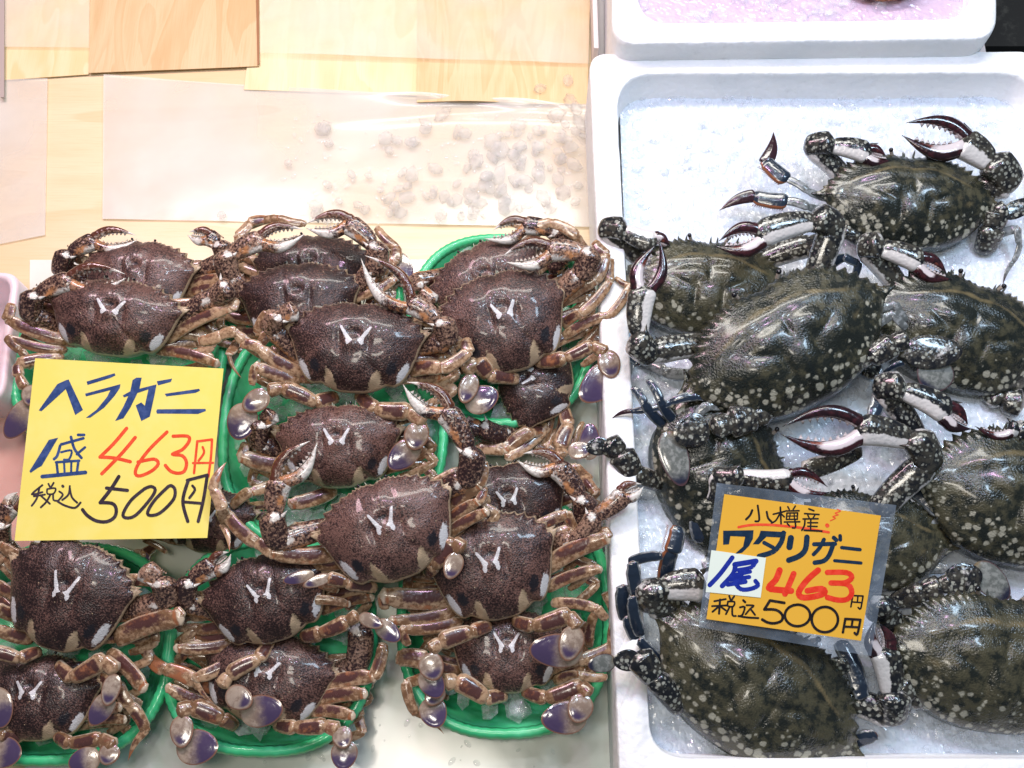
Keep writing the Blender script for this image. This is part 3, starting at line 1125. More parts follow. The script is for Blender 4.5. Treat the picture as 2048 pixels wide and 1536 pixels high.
        if len(p) > 1:
            sg = inner(p[0], p[1])
            if A:
                f = lambda t, v, sv: (.9 * gs(t, v * sg, .82, -.1, .12, .35), .35 * (v * sg > .3), .55 * sm(.3, .9, -v * sg))
            else:
                f = lambda t, v, sv: (1.0 * sm(-.8, -.5, v * sg), 0, .75 * sm(-.45, -.95, v * sg))
            d = (p[1] - p[0]).normalized()
            mb.seg(p[0] - d * wm * .6, p[1] + d * wm * .15, wm * .85, wm, n, .75, .08, .03 * sg, f, 0, nt=18, nc=18, leg=.6)
            for k in range(3 if not A else 1):
                t = (.35 + .25 * k) if not A else .8
                sd = d.cross(n).normalized() * sg
                mb.cone(p[0].lerp(p[1], t) + sd * wm * .42 + n * wm * .15, sd * wm * .22 + d * wm * .10, wm * .07, (.4, 0, 0))
        if len(p) > 2:
            d = (p[2] - p[1]).normalized()
            a, b = p[1] - d * wc * .32, p[2] + d * wc * .32
            sg = inner(p[1], p[2])
            if A:
                f = lambda t, v, sv: (.95 * gs(t, v * sg, .90, .35, .12, .5), .0, .3 * gs(t, v * sg, .85, .3, .2, .6))
            else:
                f = lambda t, v, sv: (1.0, 0, .5 * sm(.7, .95, v * -sg))
            mb.seg(a, b, wc * .88, wc, n, .80, .10, -.07 * sg, f, 0, nt=18, nc=18, leg=.5)
            sd = d.cross(n).normalized() * sg
            mb.cone(p[2] + sd * wc * .36 + n * wc * .2, sd * wc * .26 + d * wc * .18, wc * .085, (.8, 0, 0))
        if len(p) > 3:
            d = (p[3] - p[2]).normalized()
            sg = inner(p[2], p[3])
            if 'o' in style:
                sg = -sg
            if A:
                f = lambda t, v, sv: (.70 * sm(.10, .75, v * sg) * sm(.15, .6, t), .35 * sm(.0, .3, v * sg), .72 * gs(t, v * sg, .40, .55, .3, .45))
                k_ = 0
            else:
                f = lambda t, v, sv: (.95 * sm(.35, .0, v * sg), 0, 1.1 * sm(-.05, .5, v * sg) * sm(1.0, .85, t))
            mb.seg(p[2] + d * wc * .1, p[3] + d * wp * .12, wp * .74, wp * 1.05, n, .62, .18, -.05 * sg, f, 0, nt=20, nc=20, leg=.6)
            if A:
                for k in range(8):
                    t = .15 + .8 * k / 8
                    sd = d.cross(n).normalized() * -sg
                    mb.cone(p[2].lerp(p[3], t) + sd * wp * .50, sd * wp * .10 + d * wp * .05, wp * .05, (0, .4, 0))
            else:
                sd = d.cross(n).normalized() * -sg
                mb.cone(p[3] + sd * wp * .45, d * wp * .35 + sd * wp * .2, wp * .12, (.3, 0, 0))
        o = self.fin(mb, 'claw', ['fa_claw' if A else 'fb_limb'])
        if len(p) > 4:
            tips = [p[4]] + ([p[5]] if len(p) > 5 else [])
            d = (p[3] - p[2]).normalized()
            side = d.cross(n).normalized()
            sg = inner(p[2], p[3])
            if 'o' in style:
                sg = -sg
            if len(tips) > 1 and (tips[0] - tips[1]).length > 6 * s:
                sg = 1 if (tips[0] - tips[1]).dot(side) > 0 else -1
            for q, t1 in enumerate(tips):
                m2 = MB()
                o_ = sg * (1 if q == 0 else -1)
                b0 = p[3] + side * (o_ * wp * .24)
                wb = wfn * (1.25 if q == 0 else 1.05)
                L = (t1 - b0).length
                if A:
                    if q == 0:
                        f = lambda t, v, sv: (.85 * sm(.05, .6, t) * (1 if v * o_ > -.3 else .75), .3 * sm(.5, 0, t), .50 * sm(.7, .0, t) + .22 * (v * o_ < -.2))
                    else:
                        f = lambda t, v, sv: (.9 * sm(.66, .95, t) + .35 * (v * o_ < -.5), .95 * sm(.95, .65, t) * sm(-.75, -.2, v * o_), .55 * sm(.55, .95, v * o_) * sm(.9, .6, t))
                    mt = 'fa_claw'
                else:
                    f = lambda t, v, sv: ((.85 * sm(.75, .35, t) * (v * o_ < .25)) if q == 0 else .5 * (v * o_ < -.65) * sm(.5, .2, t), .8 * sm(.75, 1, t), .5 * (v * o_ < -.5) * sm(.3, .6, t) * sm(.9, .6, t))
                    mt = 'fb_finger'
                dirn = (t1 - b0).normalized()
                m2.seg(b0 - dirn * wb * .5, t1, wb * 1.15, wb * .85, n, .75, .0, .0, f, 0, nt=16, tip=True)
                # bow the finger away from its partner, then set teeth on the inner edge
                sd2 = dirn.cross(n).normalized()
                for i, vv in enumerate(m2.v):
                    vv = Vector(vv)
                    t = max(0, min(1, (vv - b0).dot(dirn) / L))
                    m2.v[i] = tuple(vv + sd2 * (o_ * L * .17 * math.sin(math.pi * t ** .8)))
                for i in range(7):
                    t = .15 + .68 * i / 7
                    c = b0 + dirn * (L * t) + sd2 * (o_ * (L * .17 * math.sin(math.pi * t ** .8) - wb * .48 * (1 - t ** 2.2)))
                    m2.cone(c, sd2 * (-o_ * wb * .24), wb * .15, (.65, 0, .35) if A else (.6, 0, .3))
                self.fin(m2, 'pincer', [mt], o)
        return o

    def paddle(self, chain, w, prop=None, pad=None, dh=0.0, style=''):
        """swimming leg: chain of round joints, a flat propodus lobe and the oval paddle blade as a sub-part."""
        s, n = self.s, self.pl.n
        A = self.sp == 'A'
        hs = interp([-.009, -.002, .001, .003, .005], len(chain))
        p = [self.P(q, (q[2] if len(q) > 2 else h) + dh) for q, h in zip(chain, hs)]
        ws = list(w) if isinstance(w, (list, tuple)) else [w, w * .85, w * .8, w * .8]
        mb = MB()
        for i, (a, b) in enumerate(zip(p, p[1:])):
            w0 = ws[min(i, len(ws) - 1)] * s
            d = (b - a).normalized()
            if A:
                f = lambda t, v, sv, i=i: ((.9 if i == 0 or i == 1 else .3) * sm(.15, .3, t) * sm(.9, .75, t) * sm(.9, .45, abs(v)), .7 * sm(.75, 1, abs(v)), .2)
            else:
                f = lambda t, v, sv: (1.0, 0, .4 * sm(.8, 1, abs(v)))
            mb.seg(a - d * w0 * (.7 if i == 0 else .12), b + d * w0 * .15, w0 * .78, w0, n, .70, .16, .03, f, 0, nt=18, nc=16, leg=.7)
        h0 = hs[-1] + dh
        if prop:
            a, b, wp = self.P(prop[0], h0 + .002), self.P(prop[1], h0 + .004), prop[2] * s
            if A:
                self.oval(mb, a, b, wp, n, lambda t, r: (.95 * sm(.38, .85, t) * sm(1.0, .6, r), .9 * sm(.80, .97, r), .4 * sm(.5, .1, t)), 1)
            else:
                self.oval(mb, a, b, wp, n, lambda t, r: (1.0 * sm(1.0, .8, r), 0, .45 * gs(t, r, .7, .3, .25, .5)), 0)
        o = self.fin(mb, 'swimming_leg', ['fa_leg', 'fa_paddle'] if A else ['fb_limb'])
        if pad:
            m2 = MB()
            a, b, wp = self.P(pad[0], h0 - .001), self.P(pad[1], h0 + .001), pad[2] * s
            if A:
                f = lambda t, r: (1.0 * sm(.10, .85, t), 1.0 * sm(.86, .97, r), .5 * sm(.45, .15, t))
            else:
                f = lambda t, r: (.95 * sm(.60, .98, t), 1.0 * sm(.85, .97, r), .5 * sm(.3, .0, t))
            self.oval(m2, a, b, wp, n, f, 0)
            self.fin(m2, 'paddle', ['fa_paddle' if A else 'fb_paddle'], o)
        return o

    def oval(self, mb, a, b, w, n, f, k):
        ax = b - a
        L = ax.length
        d = ax / L
        side = d.cross(n).normalized()
        w *= 1.06
        cen = (a + b) * .5
        na, nr = 40, 9
        top = []
        for sgn in (1, -1):
            rings = []
            for i in range(1, nr + 1):
                r = i / nr
                ring = []
                for j in range(na):
                    th = 2 * math.pi * j / na
                    u, v_ = math.cos(th), math.sin(th)
                    wid = .5 * w * (1 - .14 * u)
                    dome = .045 * w * (1 - r ** 3) + (.016 * w if .86 < r < .99 else 0)
                    ripple = .006 * w * math.sin(2 * th + 1) * r
                    ring.append(mb.vert(cen + d * (u * r * L * .5) + side * (v_ * r * wid) + n * (sgn * dome + ripple - .03 * w * r * r + .03 * w * v_ * r), f(.5 + .5 * u * r, r)))
                rings.append(ring)
            c = mb.vert(cen + n * (sgn * .045 * w), f(.5, 0))
            for j in range(na):
                q = (j + 1) % na
                mb.face((c, rings[0][j], rings[0][q]) if sgn < 0 else (c, rings[0][q], rings[0][j]), k)
            for x, y in zip(rings, rings[1:]):
                for j in range(na):
                    q = (j + 1) % na
                    mb.face((x[j], y[j], y[q], x[q]) if sgn < 0 else (x[j], x[q], y[q], y[j]), k)
            top.append(rings[-1])
        for j in range(na):
            q = (j + 1) % na
            mb.face((top[0][j], top[0][q], top[1][q], top[1][j]), k)


GA = 'brown flat crabs heaped on the green baskets'
GB = 'dark spotted crabs on crushed ice'


def A(c, W, rot, sy, z, label, claws=(), legs=(), pads=(), **kw):
    return build('A', c, W, rot, sy, z, label, GA, claws, legs, pads, kw)


def B(c, W, rot, sy, z, label, claws=(), legs=(), pads=(), **kw):
    return build('B', c, W, rot, sy, z, label, GB, claws, legs, pads, kw)


def build(sp, c, W, rot, sy, z, label, g, claws, legs, pads, kw):
    cr = Crab(sp, c, W, rot, sy, z, label, g, kw.get('tx', 14), kw.get('ty', 0), int(c[0] * 7 + c[1]), kw.get('mark', True))
    for x in claws:
        cr.claw(x[0], *x[1:])
    if sp == 'A' and kw.get('under', True):
        for sx in (-1, 1):
            for k in range(4):
                y0 = .22 - .25 * k
                j = [cr.rnd.uniform(-.08, .08) for _ in range(4)]
                loc = [Vector((sx * .62, y0, -.20)), Vector((sx * (1.28 + j[0]), y0 + .14 + j[1], -.19 - .05 * k)), Vector((sx * (1.43 + j[2]), y0 - .10, -.26)), Vector((sx * (.98 + j[3]), y0 - .34, -.33))]
                pw = [cr.mw @ (Vector((q.x, q.y * sy, q.z)) * cr.half) for q in loc]
                cr.leg_world(pw, [W * .105, W * .09, W * .075], ['', '', 'l'])
    ld, pd = kw.get('ld', 0.0), kw.get('pd', 0.0)
    for x in legs:
        x = list(x) + ['', 0.0][len(x) - 2:]
        cr.leg(x[0], x[1], x[2], x[3] + ld)
    for x in pads:
        x = list(x) + [None, None, 0.0][len(x) - 2:]
        cr.paddle(x[0], x[1], x[2], x[3], x[4] + pd)
    return cr


# ---- brown flat crabs (joint positions measured on the photo, heights from the heap)
A((278, 550), 228, 4, .98, .044, 'dull brown flat crab at the far left back, half covered by its neighbour',
  claws=[([(165, 560), (124, 545), (133, 512), (192, 482), (274, 480), (272, 471)], 1.05), ([(395, 548), (447, 522), (440, 492), (415, 474), (375, 470), (378, 464)], 1.0)],
  legs=[([(386, 571), (445, 557), (470, 540)], 24), ([(380, 590), (440, 575)], 22)], tx=8, mark=False)
A((232, 628), 272, 6, .80, .070, 'brown flat crab directly above the top edge of the yellow price card',
  claws=[([(100, 650), (64, 632), (68, 594), (145, 562), (252, 556), (250, 548)], 1.0), ([(352, 650), (432, 592), (452, 575)], 1.0)],
  legs=[([(345, 676), (462, 617), (470, 600)], 28), ([(326, 704), (436, 729)], 26), ([(124, 676), (14, 637), (22, 610)], 28), ([(118, 698), (15, 675), (42, 702), (62, 735)], 22)],
  pads=[([(110, 716), (36, 728), (38, 752), (50, 775)], 26, ((58, 770), (64, 812), 34), ((66, 800), (12, 876), 48))])
A((625, 540), 240, 0, .96, .042, 'smooth blackish crab at the back under an arch of two claws',
  legs=[([(735, 585), (790, 520), (792, 495), (754, 456)], [34, 26, 22, 18]), ([(500, 510), (478, 470), (500, 445), (535, 440)], [30, 24, 24]), ([(510, 450), (560, 437), (610, 447)], [20, 20], 'l')],
  pads=[([(770, 560), (790, 545)], 24, None, ((795, 505), (818, 566), 36))], tx=8, mark=False)
A((600, 597), 246, -4, .92, .060, 'grey brown crab at the back whose long white tipped claws form an arch',
  claws=[([(485, 600), (462, 552), (454, 514), (527, 480), (609, 468), (606, 459)], 1.12, .004), ([(712, 585), (746, 543), (752, 496), (694, 447), (612, 456), (613, 447)], 1.12, .004)],
  legs=[([(690, 610), (745, 585), (790, 555)], 26)], mark=False)
A((713, 686), 278, 3, .92, .086, 'purplish brown crab, white H mark, its pincer over the grey brown crab behind it',
  claws=[([(588, 702), (545, 660), (556, 636), (592, 622)], .95), ([(846, 694), (893, 682), (884, 648), (816, 606), (722, 517), (730, 511)], 1.0)],
  legs=[([(832, 742), (885, 737), (938, 702), (932, 680)], 33), ([(594, 740), (517, 695), (484, 688)], [30, 26]), ([(540, 712), (470, 664), (440, 672), (400, 682)], [26, 26, 28], 'l'), ([(470, 690), (458, 708), (484, 757)], [22, 10], 'lt'), ([(583, 755), (512, 732), (505, 768)], [30, 20])],
  pads=[([(660, 798), (632, 806), (566, 776), (538, 782)], [30, 32, 28], ((536, 786), (486, 818), 42), ((492, 806), (474, 880), 56)), ([(726, 796), (752, 818), (818, 822), (848, 842)], [30, 36, 32], ((838, 846), (826, 900), 46), ((834, 885), (778, 936), 50))])
A((974, 562), 240, -27, 1.0, .044, 'tan brown crab at the back beside the foam box, pale leg over its claw',
  claws=[([(1115, 530), (1150, 492), (1112, 462), (1046, 452), (968, 477), (986, 461)], 1.0, .006), ([(884, 548), (828, 560), (840, 574), (868, 604)], .85)],
  legs=[([(1172, 500), (1152, 472), (1098, 445), (1003, 445)], [24, 26, 24], 'lt', .016)], mark=False)
A((1007, 634), 262, -13, 1.10, .070, 'large purple brown crab leaning left beside the foam box with an angled white mark',
  claws=[([(1118, 592), (1160, 548), (1176, 508), (1096, 502), (1012, 524), (1006, 512)], 1.1, .004)],
  legs=[([(1130, 600), (1190, 561), (1212, 508), (1190, 485)], [32, 28, 24]), ([(1136, 645), (1162, 627), (1220, 561), (1222, 520)], [22, 24, 22]), ([(1140, 668), (1220, 630), (1259, 572), (1232, 556)], [24, 22, 14])],
  pads=[([(1088, 722), (1130, 716), (1184, 690), (1212, 704)], [30, 28, 26], ((1212, 700), (1226, 756), 42), ((1240, 730), (1162, 800), 62)),
        ([(1020, 757), (978, 752), (954, 724), (930, 742)], [30, 36, 32], ((946, 748), (926, 806), 36), ((930, 812), (996, 784), 52))], pd=.006)
A((1062, 757), 205, -97, 1.05, .042, 'crab turned sideways under the large purple brown one, only its shiny rear showing',
  claws=[([(1030, 862), (1004, 868), (970, 858), (930, 850)], 1.25)],
  legs=[([(1050, 850), (1005, 899), (954, 900)], [34, 32]), ([(1080, 855), (1061, 864), (1010, 902)], [30, 34]), ([(1088, 852), (1015, 916)], 28)],
  pads=[([(1130, 820), (1138, 850), (1120, 898), (1124, 912)], [26, 32, 28], ((1136, 903), (1182, 898), 32), ((1178, 920), (1181, 846), 38))], tx=6, pd=.006)
A((677, 884), 255, -2, .92, .064, 'dark glossy crab right of the red 463, between the H marked and leaning crabs',
  claws=[([(562, 908), (520, 890), (522, 852), (548, 828)], .95)],
  legs=[([(566, 928), (482, 912), (490, 888)], [36, 24]), ([(562, 958), (500, 984), (466, 1012)], [26, 26], 'l'), ([(650, 985), (582, 1008)], 34)])
A((775, 1050), 285, -20, 1.0, .094, 'large leaning grainy crab on top of the heap, claws spread over its neighbours',
  claws=[([(640, 1062), (562, 1086), (548, 1036), (562, 960), (634, 886), (620, 882)], 1.1), ([(878, 988), (930, 962), (941, 908), (888, 820), (806, 769), (814, 764)], 1.1)],
  legs=[([(908, 1012), (957, 970), (966, 925)], [36, 30]), ([(902, 1040), (957, 1004), (968, 975)], [26, 22]), ([(902, 1068), (974, 1024)], 27),
        ([(655, 1106), (541, 1104), (512, 1085), (452, 1024)], [36, 30, 32]), ([(456, 1040), (444, 1018), (427, 980), (453, 924)], [30, 28, 24], 'lt'), ([(446, 1056), (459, 1104)], 16, 'lt')],
  pads=[([(858, 1142), (866, 1132), (907, 1082), (926, 1098)], [28, 35, 32], ((916, 1106), (896, 1158), 36), None), ([(737, 1174), (694, 1166), (656, 1156)], [28, 26], ((662, 1152), (606, 1172), 22), ((628, 1147), (566, 1163), 24))])
A((1018, 1000), 240, -10, .95, .046, 'blackish wet crab below a white tipped claw, beside the foam box',
  claws=[([(1120, 1062), (1160, 1042), (1166, 1002), (1110, 932), (1034, 921), (1046, 907)], 1.2, .006)],
  legs=[([(1166, 958), (1190, 986)], 22)])
A((984, 1122), 265, -13, 1.12, .070, 'speckled crab with a wet white mark on top of the near right basket',
  claws=[([(1104, 1085), (1148, 1084), (1186, 1036), (1248, 988), (1287, 973), (1283, 968)], .98, -.002)],
  legs=[([(892, 1190), (768, 1190), (770, 1215)], [46, 26]), ([(898, 1222), (782, 1240)], 28), ([(908, 1244), (804, 1258), (816, 1288)], [26, 22]), ([(1106, 1130), (1214, 1076), (1205, 1060)], [40, 28]), ([(1108, 1172), (1200, 1138)], 27), ([(1118, 1208), (1196, 1218), (1212, 1236)], [24, 22])],
  pads=[([(968, 1256), (944, 1264), (882, 1284), (862, 1300)], [28, 35, 28], ((852, 1308), (874, 1360), 46), ((846, 1340), (882, 1394), 46)), ([(1040, 1244), (1066, 1252), (1138, 1228), (1156, 1254)], [28, 35, 30], ((1152, 1252), (1132, 1322), 46), ((1166, 1304), (1058, 1299), 62))], pd=.010, ld=.004)
A((1015, 1293), 235, 0, .98, .044, 'smaller crab lowest in the near right basket under a purple paddle',
  legs=[([(905, 1340), (850, 1322), (798, 1316)], [30, 42]), ([(1105, 1340), (1158, 1320), (1228, 1290), (1234, 1236), (1210, 1188)], [28, 30, 28, 26]), ([(1120, 1360), (1160, 1350), (1212, 1354)], 22), ([(850, 1350), (812, 1366), (832, 1428), (888, 1468)], [24, 24, 12], 'lt'), ([(1180, 1280), (1190, 1225)], 22)],
  pads=[([(999, 1394), (972, 1398), (914, 1362), (892, 1366)], [28, 38, 32], ((884, 1372), (854, 1408), 36), ((854, 1396), (880, 1454), 50)), ([(1060, 1386), (1092, 1396), (1162, 1370), (1178, 1388)], [28, 34, 30], ((1172, 1390), (1148, 1444), 46), ((1174, 1432), (1082, 1440), 58))], tx=4, ld=.006, pd=.010)
A((140, 1180), 262, 15, 1.18, .070, 'big crab with pinkish glints just below the yellow price card',
  claws=[([(34, 1120), (6, 1090), (2, 1052), (24, 1012), (36, 984), (40, 990)], 1.0, -.022), ([(262, 1222), (330, 1204), (324, 1168), (286, 1140)], 1.1)],
  legs=[([(258, 1270), (360, 1236), (350, 1222)], [46, 30]), ([(30, 1228), (-8, 1214)], 30), ([(48, 1272), (-4, 1258)], 30), ([(230, 1318), (288, 1378)], 33)],
  pads=[([(66, 1308), (40, 1318), (-10, 1304)], [26, 28], None, ((-16, 1376), (6, 1456), 56)), ([(124, 1336), (144, 1356), (208, 1318), (232, 1340)], [28, 36, 30], ((230, 1348), (212, 1412), 34), ((222, 1388), (182, 1450), 42))], pd=.006, ld=.004)
A((74, 1385), 262, 2, .90, .044, 'crab in the near left corner under the big pinkish one',
  legs=[([(200, 1360), (238, 1372), (262, 1412), (292, 1462), (256, 1522)], [28, 30, 28, 18], 't'), ([(180, 1430), (240, 1415)], 28), ([(190, 1445), (250, 1440)], 24)],
  pads=[([(120, 1474), (140, 1486), (200, 1476), (228, 1492)], [26, 28, 30], ((226, 1488), (208, 1530), 38), ((200, 1512), (136, 1530), 46)), ([(30, 1474), (0, 1470)], [26], None, ((-24, 1500), (42, 1510), 56))], tx=4, ld=.006, pd=.012)
A((533, 1187), 262, -17, .95, .066, 'purple glinting crab at the middle of the near row, left claw folded',
  claws=[([(424, 1224), (374, 1206), (376, 1168), (430, 1132), (462, 1108), (458, 1104)], 1.05)],
  legs=[([(464, 1284), (352, 1296)], 27), ([(478, 1310), (390, 1356), (440, 1418)], [30, 12], 't'), ([(650, 1204), (742, 1176)], 26), ([(655, 1220), (745, 1195)], 24)],
  pads=[([(535, 1296), (518, 1318), (458, 1350), (444, 1372)], [28, 32, 28], ((452, 1384), (504, 1408), 44), ((480, 1428), (566, 1416), 58)), ([(616, 1270), (640, 1266), (694, 1242), (714, 1230)], [30, 30, 26], ((718, 1232), (766, 1252), 26), ((752, 1244), (800, 1280), 36))], pd=.006)
A((537, 1345), 275, 10, .92, .042, 'crab at the near middle under the purple glinting one, purple paddle across its shell',
  claws=[([(662, 1352), (706, 1340), (718, 1262)], 1.12)],
  legs=[([(655, 1374), (748, 1354), (766, 1290)], [34, 30]), ([(634, 1404), (730, 1388)], [32]), ([(622, 1426), (706, 1432)], 28), ([(430, 1372), (388, 1362), (328, 1338), (300, 1316), (277, 1288)], [30, 34, 30, 26], 'r'), ([(422, 1404), (336, 1374)], 28)],
  pads=[([(461, 1448), (444, 1438), (386, 1414), (358, 1424)], [28, 36, 32], ((362, 1430), (364, 1496), 42), ((352, 1494), (436, 1494), 62)), ([(562, 1450), (590, 1454), (650, 1450), (676, 1458)], [28, 30, 28], ((678, 1454), (692, 1496), 36), ((690, 1480), (686, 1540), 48))], tx=4, ld=.006, pd=.012)
A((420, 1035), 190, 5, .95, .040, 'crab mostly hidden under the yellow price card, showing at its lower right corner',
  legs=[([(370, 1080), (330, 1076), (290, 1070)], 20)], pads=[([(300, 1100), (285, 1110)], 20, None, ((262, 1108), (300, 1118), 26))])

# ---- dark spotted crabs
B((1817, 406), 394, 4, 1.06, .066, 'topmost dark spotted crab with one claw open wide on bare ice',
  claws=[([(1692, 362), (1622, 294), (1655, 290), (1738, 308), (1782, 320), (1772, 312)], .95), ([(1972, 378), (2014, 366), (1990, 332), (1924, 286), (1804, 270), (1811, 246)], 1.35)],
  legs=[([(1655, 394), (1614, 381), (1570, 357), (1531, 322), (1547, 264)], [17, 17, 34, 30], ['p', 'p', 'bk', 'mt']), ([(1640, 416), (1614, 413), (1569, 402), (1508, 393), (1439, 421)], [17, 20, 34, 28], ['p', 'p', 'bk', 'mt']), ([(1780, 478), (1690, 462)], 42, ''), ([(1994, 472), (2036, 458), (2039, 488), (2026, 524), (2006, 570)], [19, 15, 12, 10], 'pt')],
  pads=[([(1975, 480), (1984, 456), (1992, 426), (2010, 418)], [48, 46, 36], ((2004, 432), (2072, 400), 34), None)])
B((1412, 578), 385, 4, 1.10, .064, 'spotted crab at the left edge of the ice behind a raised dark red pincer',
  claws=[([(1278, 518), (1210, 460), (1240, 460), (1310, 484), (1340, 492)], .95), ([(1535, 520), (1622, 490), (1640, 505)], 1.1)],
  legs=[([(1662, 533), (1690, 513), (1716, 526), (1707, 556)], 20, 'b'), ([(1258, 640), (1234, 672)], 26, 'b'), ([(1228, 684), (1276, 724)], 32, 'b'), ([(1290, 728), (1330, 744), (1392, 746)], 26, 'p'), ([(1280, 590), (1245, 640)], 30, 'b')])
B((1580, 692), 500, -27.5, 1.14, .092, 'largest spotted crab, olive, slanting across the middle of the heap',
  claws=[([(1414, 692), (1302, 706), (1277, 682), (1289, 576), (1312, 490), (1318, 478)], .90), ([(1636, 552), (1668, 458), (1638, 440), (1516, 472), (1430, 492), (1438, 482)], .95)],
  legs=[([(1480, 780), (1392, 793), (1342, 804), (1262, 822), (1222, 838)], [20, 20, 16, 10], ['b', 'b', 'b', 'mt']), ([(1488, 792), (1415, 812), (1390, 838)], [25, 22], 'p'), ([(1345, 835), (1320, 800), (1297, 762)], [22, 19], 'b'), ([(1320, 840), (1288, 806), (1267, 777)], [22, 19], 'b'), ([(1715, 646), (1792, 608), (1812, 640)], [18, 16], 'p'), ([(1720, 678), (1788, 628), (1812, 655)], [22, 18], 'p')],
  pads=[([(1549, 802), (1510, 838), (1462, 846), (1430, 858)], [50, 58, 46], ((1416, 846), (1350, 878), 62), ((1334, 862), (1366, 972), 54), .004), ([(1715, 712), (1740, 716), (1786, 686), (1812, 678)], [40, 48, 40], ((1808, 706), (1926, 700), 64), ((1888, 716), (1852, 780), 72), .004)])
B((1925, 672), 440, 20, 1.12, .062, 'brownish spotted crab at the right edge under the grey paddle of the largest one',
  claws=[([(1792, 570), (1730, 496), (1752, 494), (1842, 526), (1906, 558), (1894, 548)], .95)],
  legs=[([(1800, 700), (1811, 724), (1755, 758)], [14, 14], 'bt'), ([(1740, 720), (1735, 748)], 40, 's')],
  pads=[([(1975, 780), (2005, 800), (2040, 806)], [48, 54]), ([(2010, 778), (2050, 762)], [44])])
B((1440, 950), 450, 70, 1.25, .056, 'greenish spotted crab turned to the right behind the orange price card',
  claws=[([(1425, 1005), (1438, 952), (1474, 952), (1582, 958), (1661, 984), (1655, 974)], .80, .020)],
  legs=[([(1395, 1020), (1398, 1040), (1404, 1078)], [40, 40], 'b', .006), ([(1404, 1090), (1413, 1138)], 24, 'p')],
  pads=[([(1302, 962), (1266, 950), (1240, 908), (1216, 886)], [40, 52, 46], ((1218, 888), (1172, 898), 34), None, .012)])
B((2050, 1003), 500, 10, 1.2, .072, 'spotted crab at the right edge level with the orange card, navy leg behind its elbow',
  claws=[([(1822, 860), (1764, 778), (1794, 776), (1896, 826), (1944, 858), (1936, 849)], .92), ([(2072, 872), (2050, 866), (2040, 862), (2020, 858), (1950, 852)], .6)],
  legs=[([(1758, 772), (1744, 832)], 32, 'b'), ([(1826, 985), (1880, 1028)], 34, 'b'), ([(1890, 1030), (1830, 1058)], 28, 'p')])
B((1735, 1085), 375, 6, 1.15, .060, 'spotted crab hidden under the orange price card, its right spine sticking out',
  claws=[([(1772, 1008), (1852, 930), (1832, 882), (1716, 860), (1561, 868), (1565, 853)], 1.38, .018), ([(1702, 905), (1610, 940)], .95, .008)],
  legs=[([(1828, 1142), (1894, 1138)], 25, 'p'), ([(1790, 1020), (1720, 1020), (1705, 990)], [26, 20], 'b')],
  pads=[([(1810, 1195), (1846, 1182), (1880, 1172), (1900, 1165)], [42, 44, 36], ((1892, 1172), (1964, 1144), 58), ((1950, 1128), (2018, 1198), 56), .012),
        ([(1560, 1195), (1490, 1235), (1450, 1265)], [34, 36], ((1452, 1268), (1378, 1278), 58), ((1364, 1284), (1389, 1388), 52), .020)])
B((1508, 1376), 520, 34, 1.18, .068, 'big dark spotted crab at the near edge of the box, below the orange price card',
  claws=[([(1356, 1232), (1310, 1205), (1310, 1178), (1405, 1172)], 1.05), ([(1688, 1400), (1782, 1432), (1784, 1398), (1766, 1300), (1748, 1242), (1757, 1246)], .95)],
  legs=[([(1335, 1148), (1344, 1100), (1354, 1058)], [34, 36], 'bk', .004), ([(1272, 1122), (1322, 1112)], 22, 'b', .004), ([(1282, 1196), (1266, 1128)], 31, 'b', .008), ([(1278, 1256), (1265, 1196)], 25, 'b', .006), ([(1254, 1228), (1245, 1175)], 31, 'b'), ([(1278, 1278), (1255, 1236)], 27, 'b'), ([(1330, 1324), (1281, 1282)], 26, 'b'), ([(1690, 1310), (1722, 1392)], 38, 'b'), ([(1700, 1490), (1748, 1470)], 32, 'b'), ([(1650, 1345), (1690, 1330)], 40, '')],
  pads=[([(1345, 1402), (1308, 1356), (1275, 1314)], [46, 56, 42], ((1280, 1320), (1226, 1322), 40), ((1232, 1322), (1176, 1332), 34), .012)])
B((1990, 1332), 500, 8, 1.19, .070, 'spotted crab in the near right corner with bluish glints along its front',
  claws=[([(1800, 1260), (1760, 1230), (1770, 1210)], .9)], legs=[([(1830, 1330), (1775, 1320)], 26, 'p')],
  pads=[([(1862, 1402), (1824, 1394), (1798, 1370)], [46, 44])])


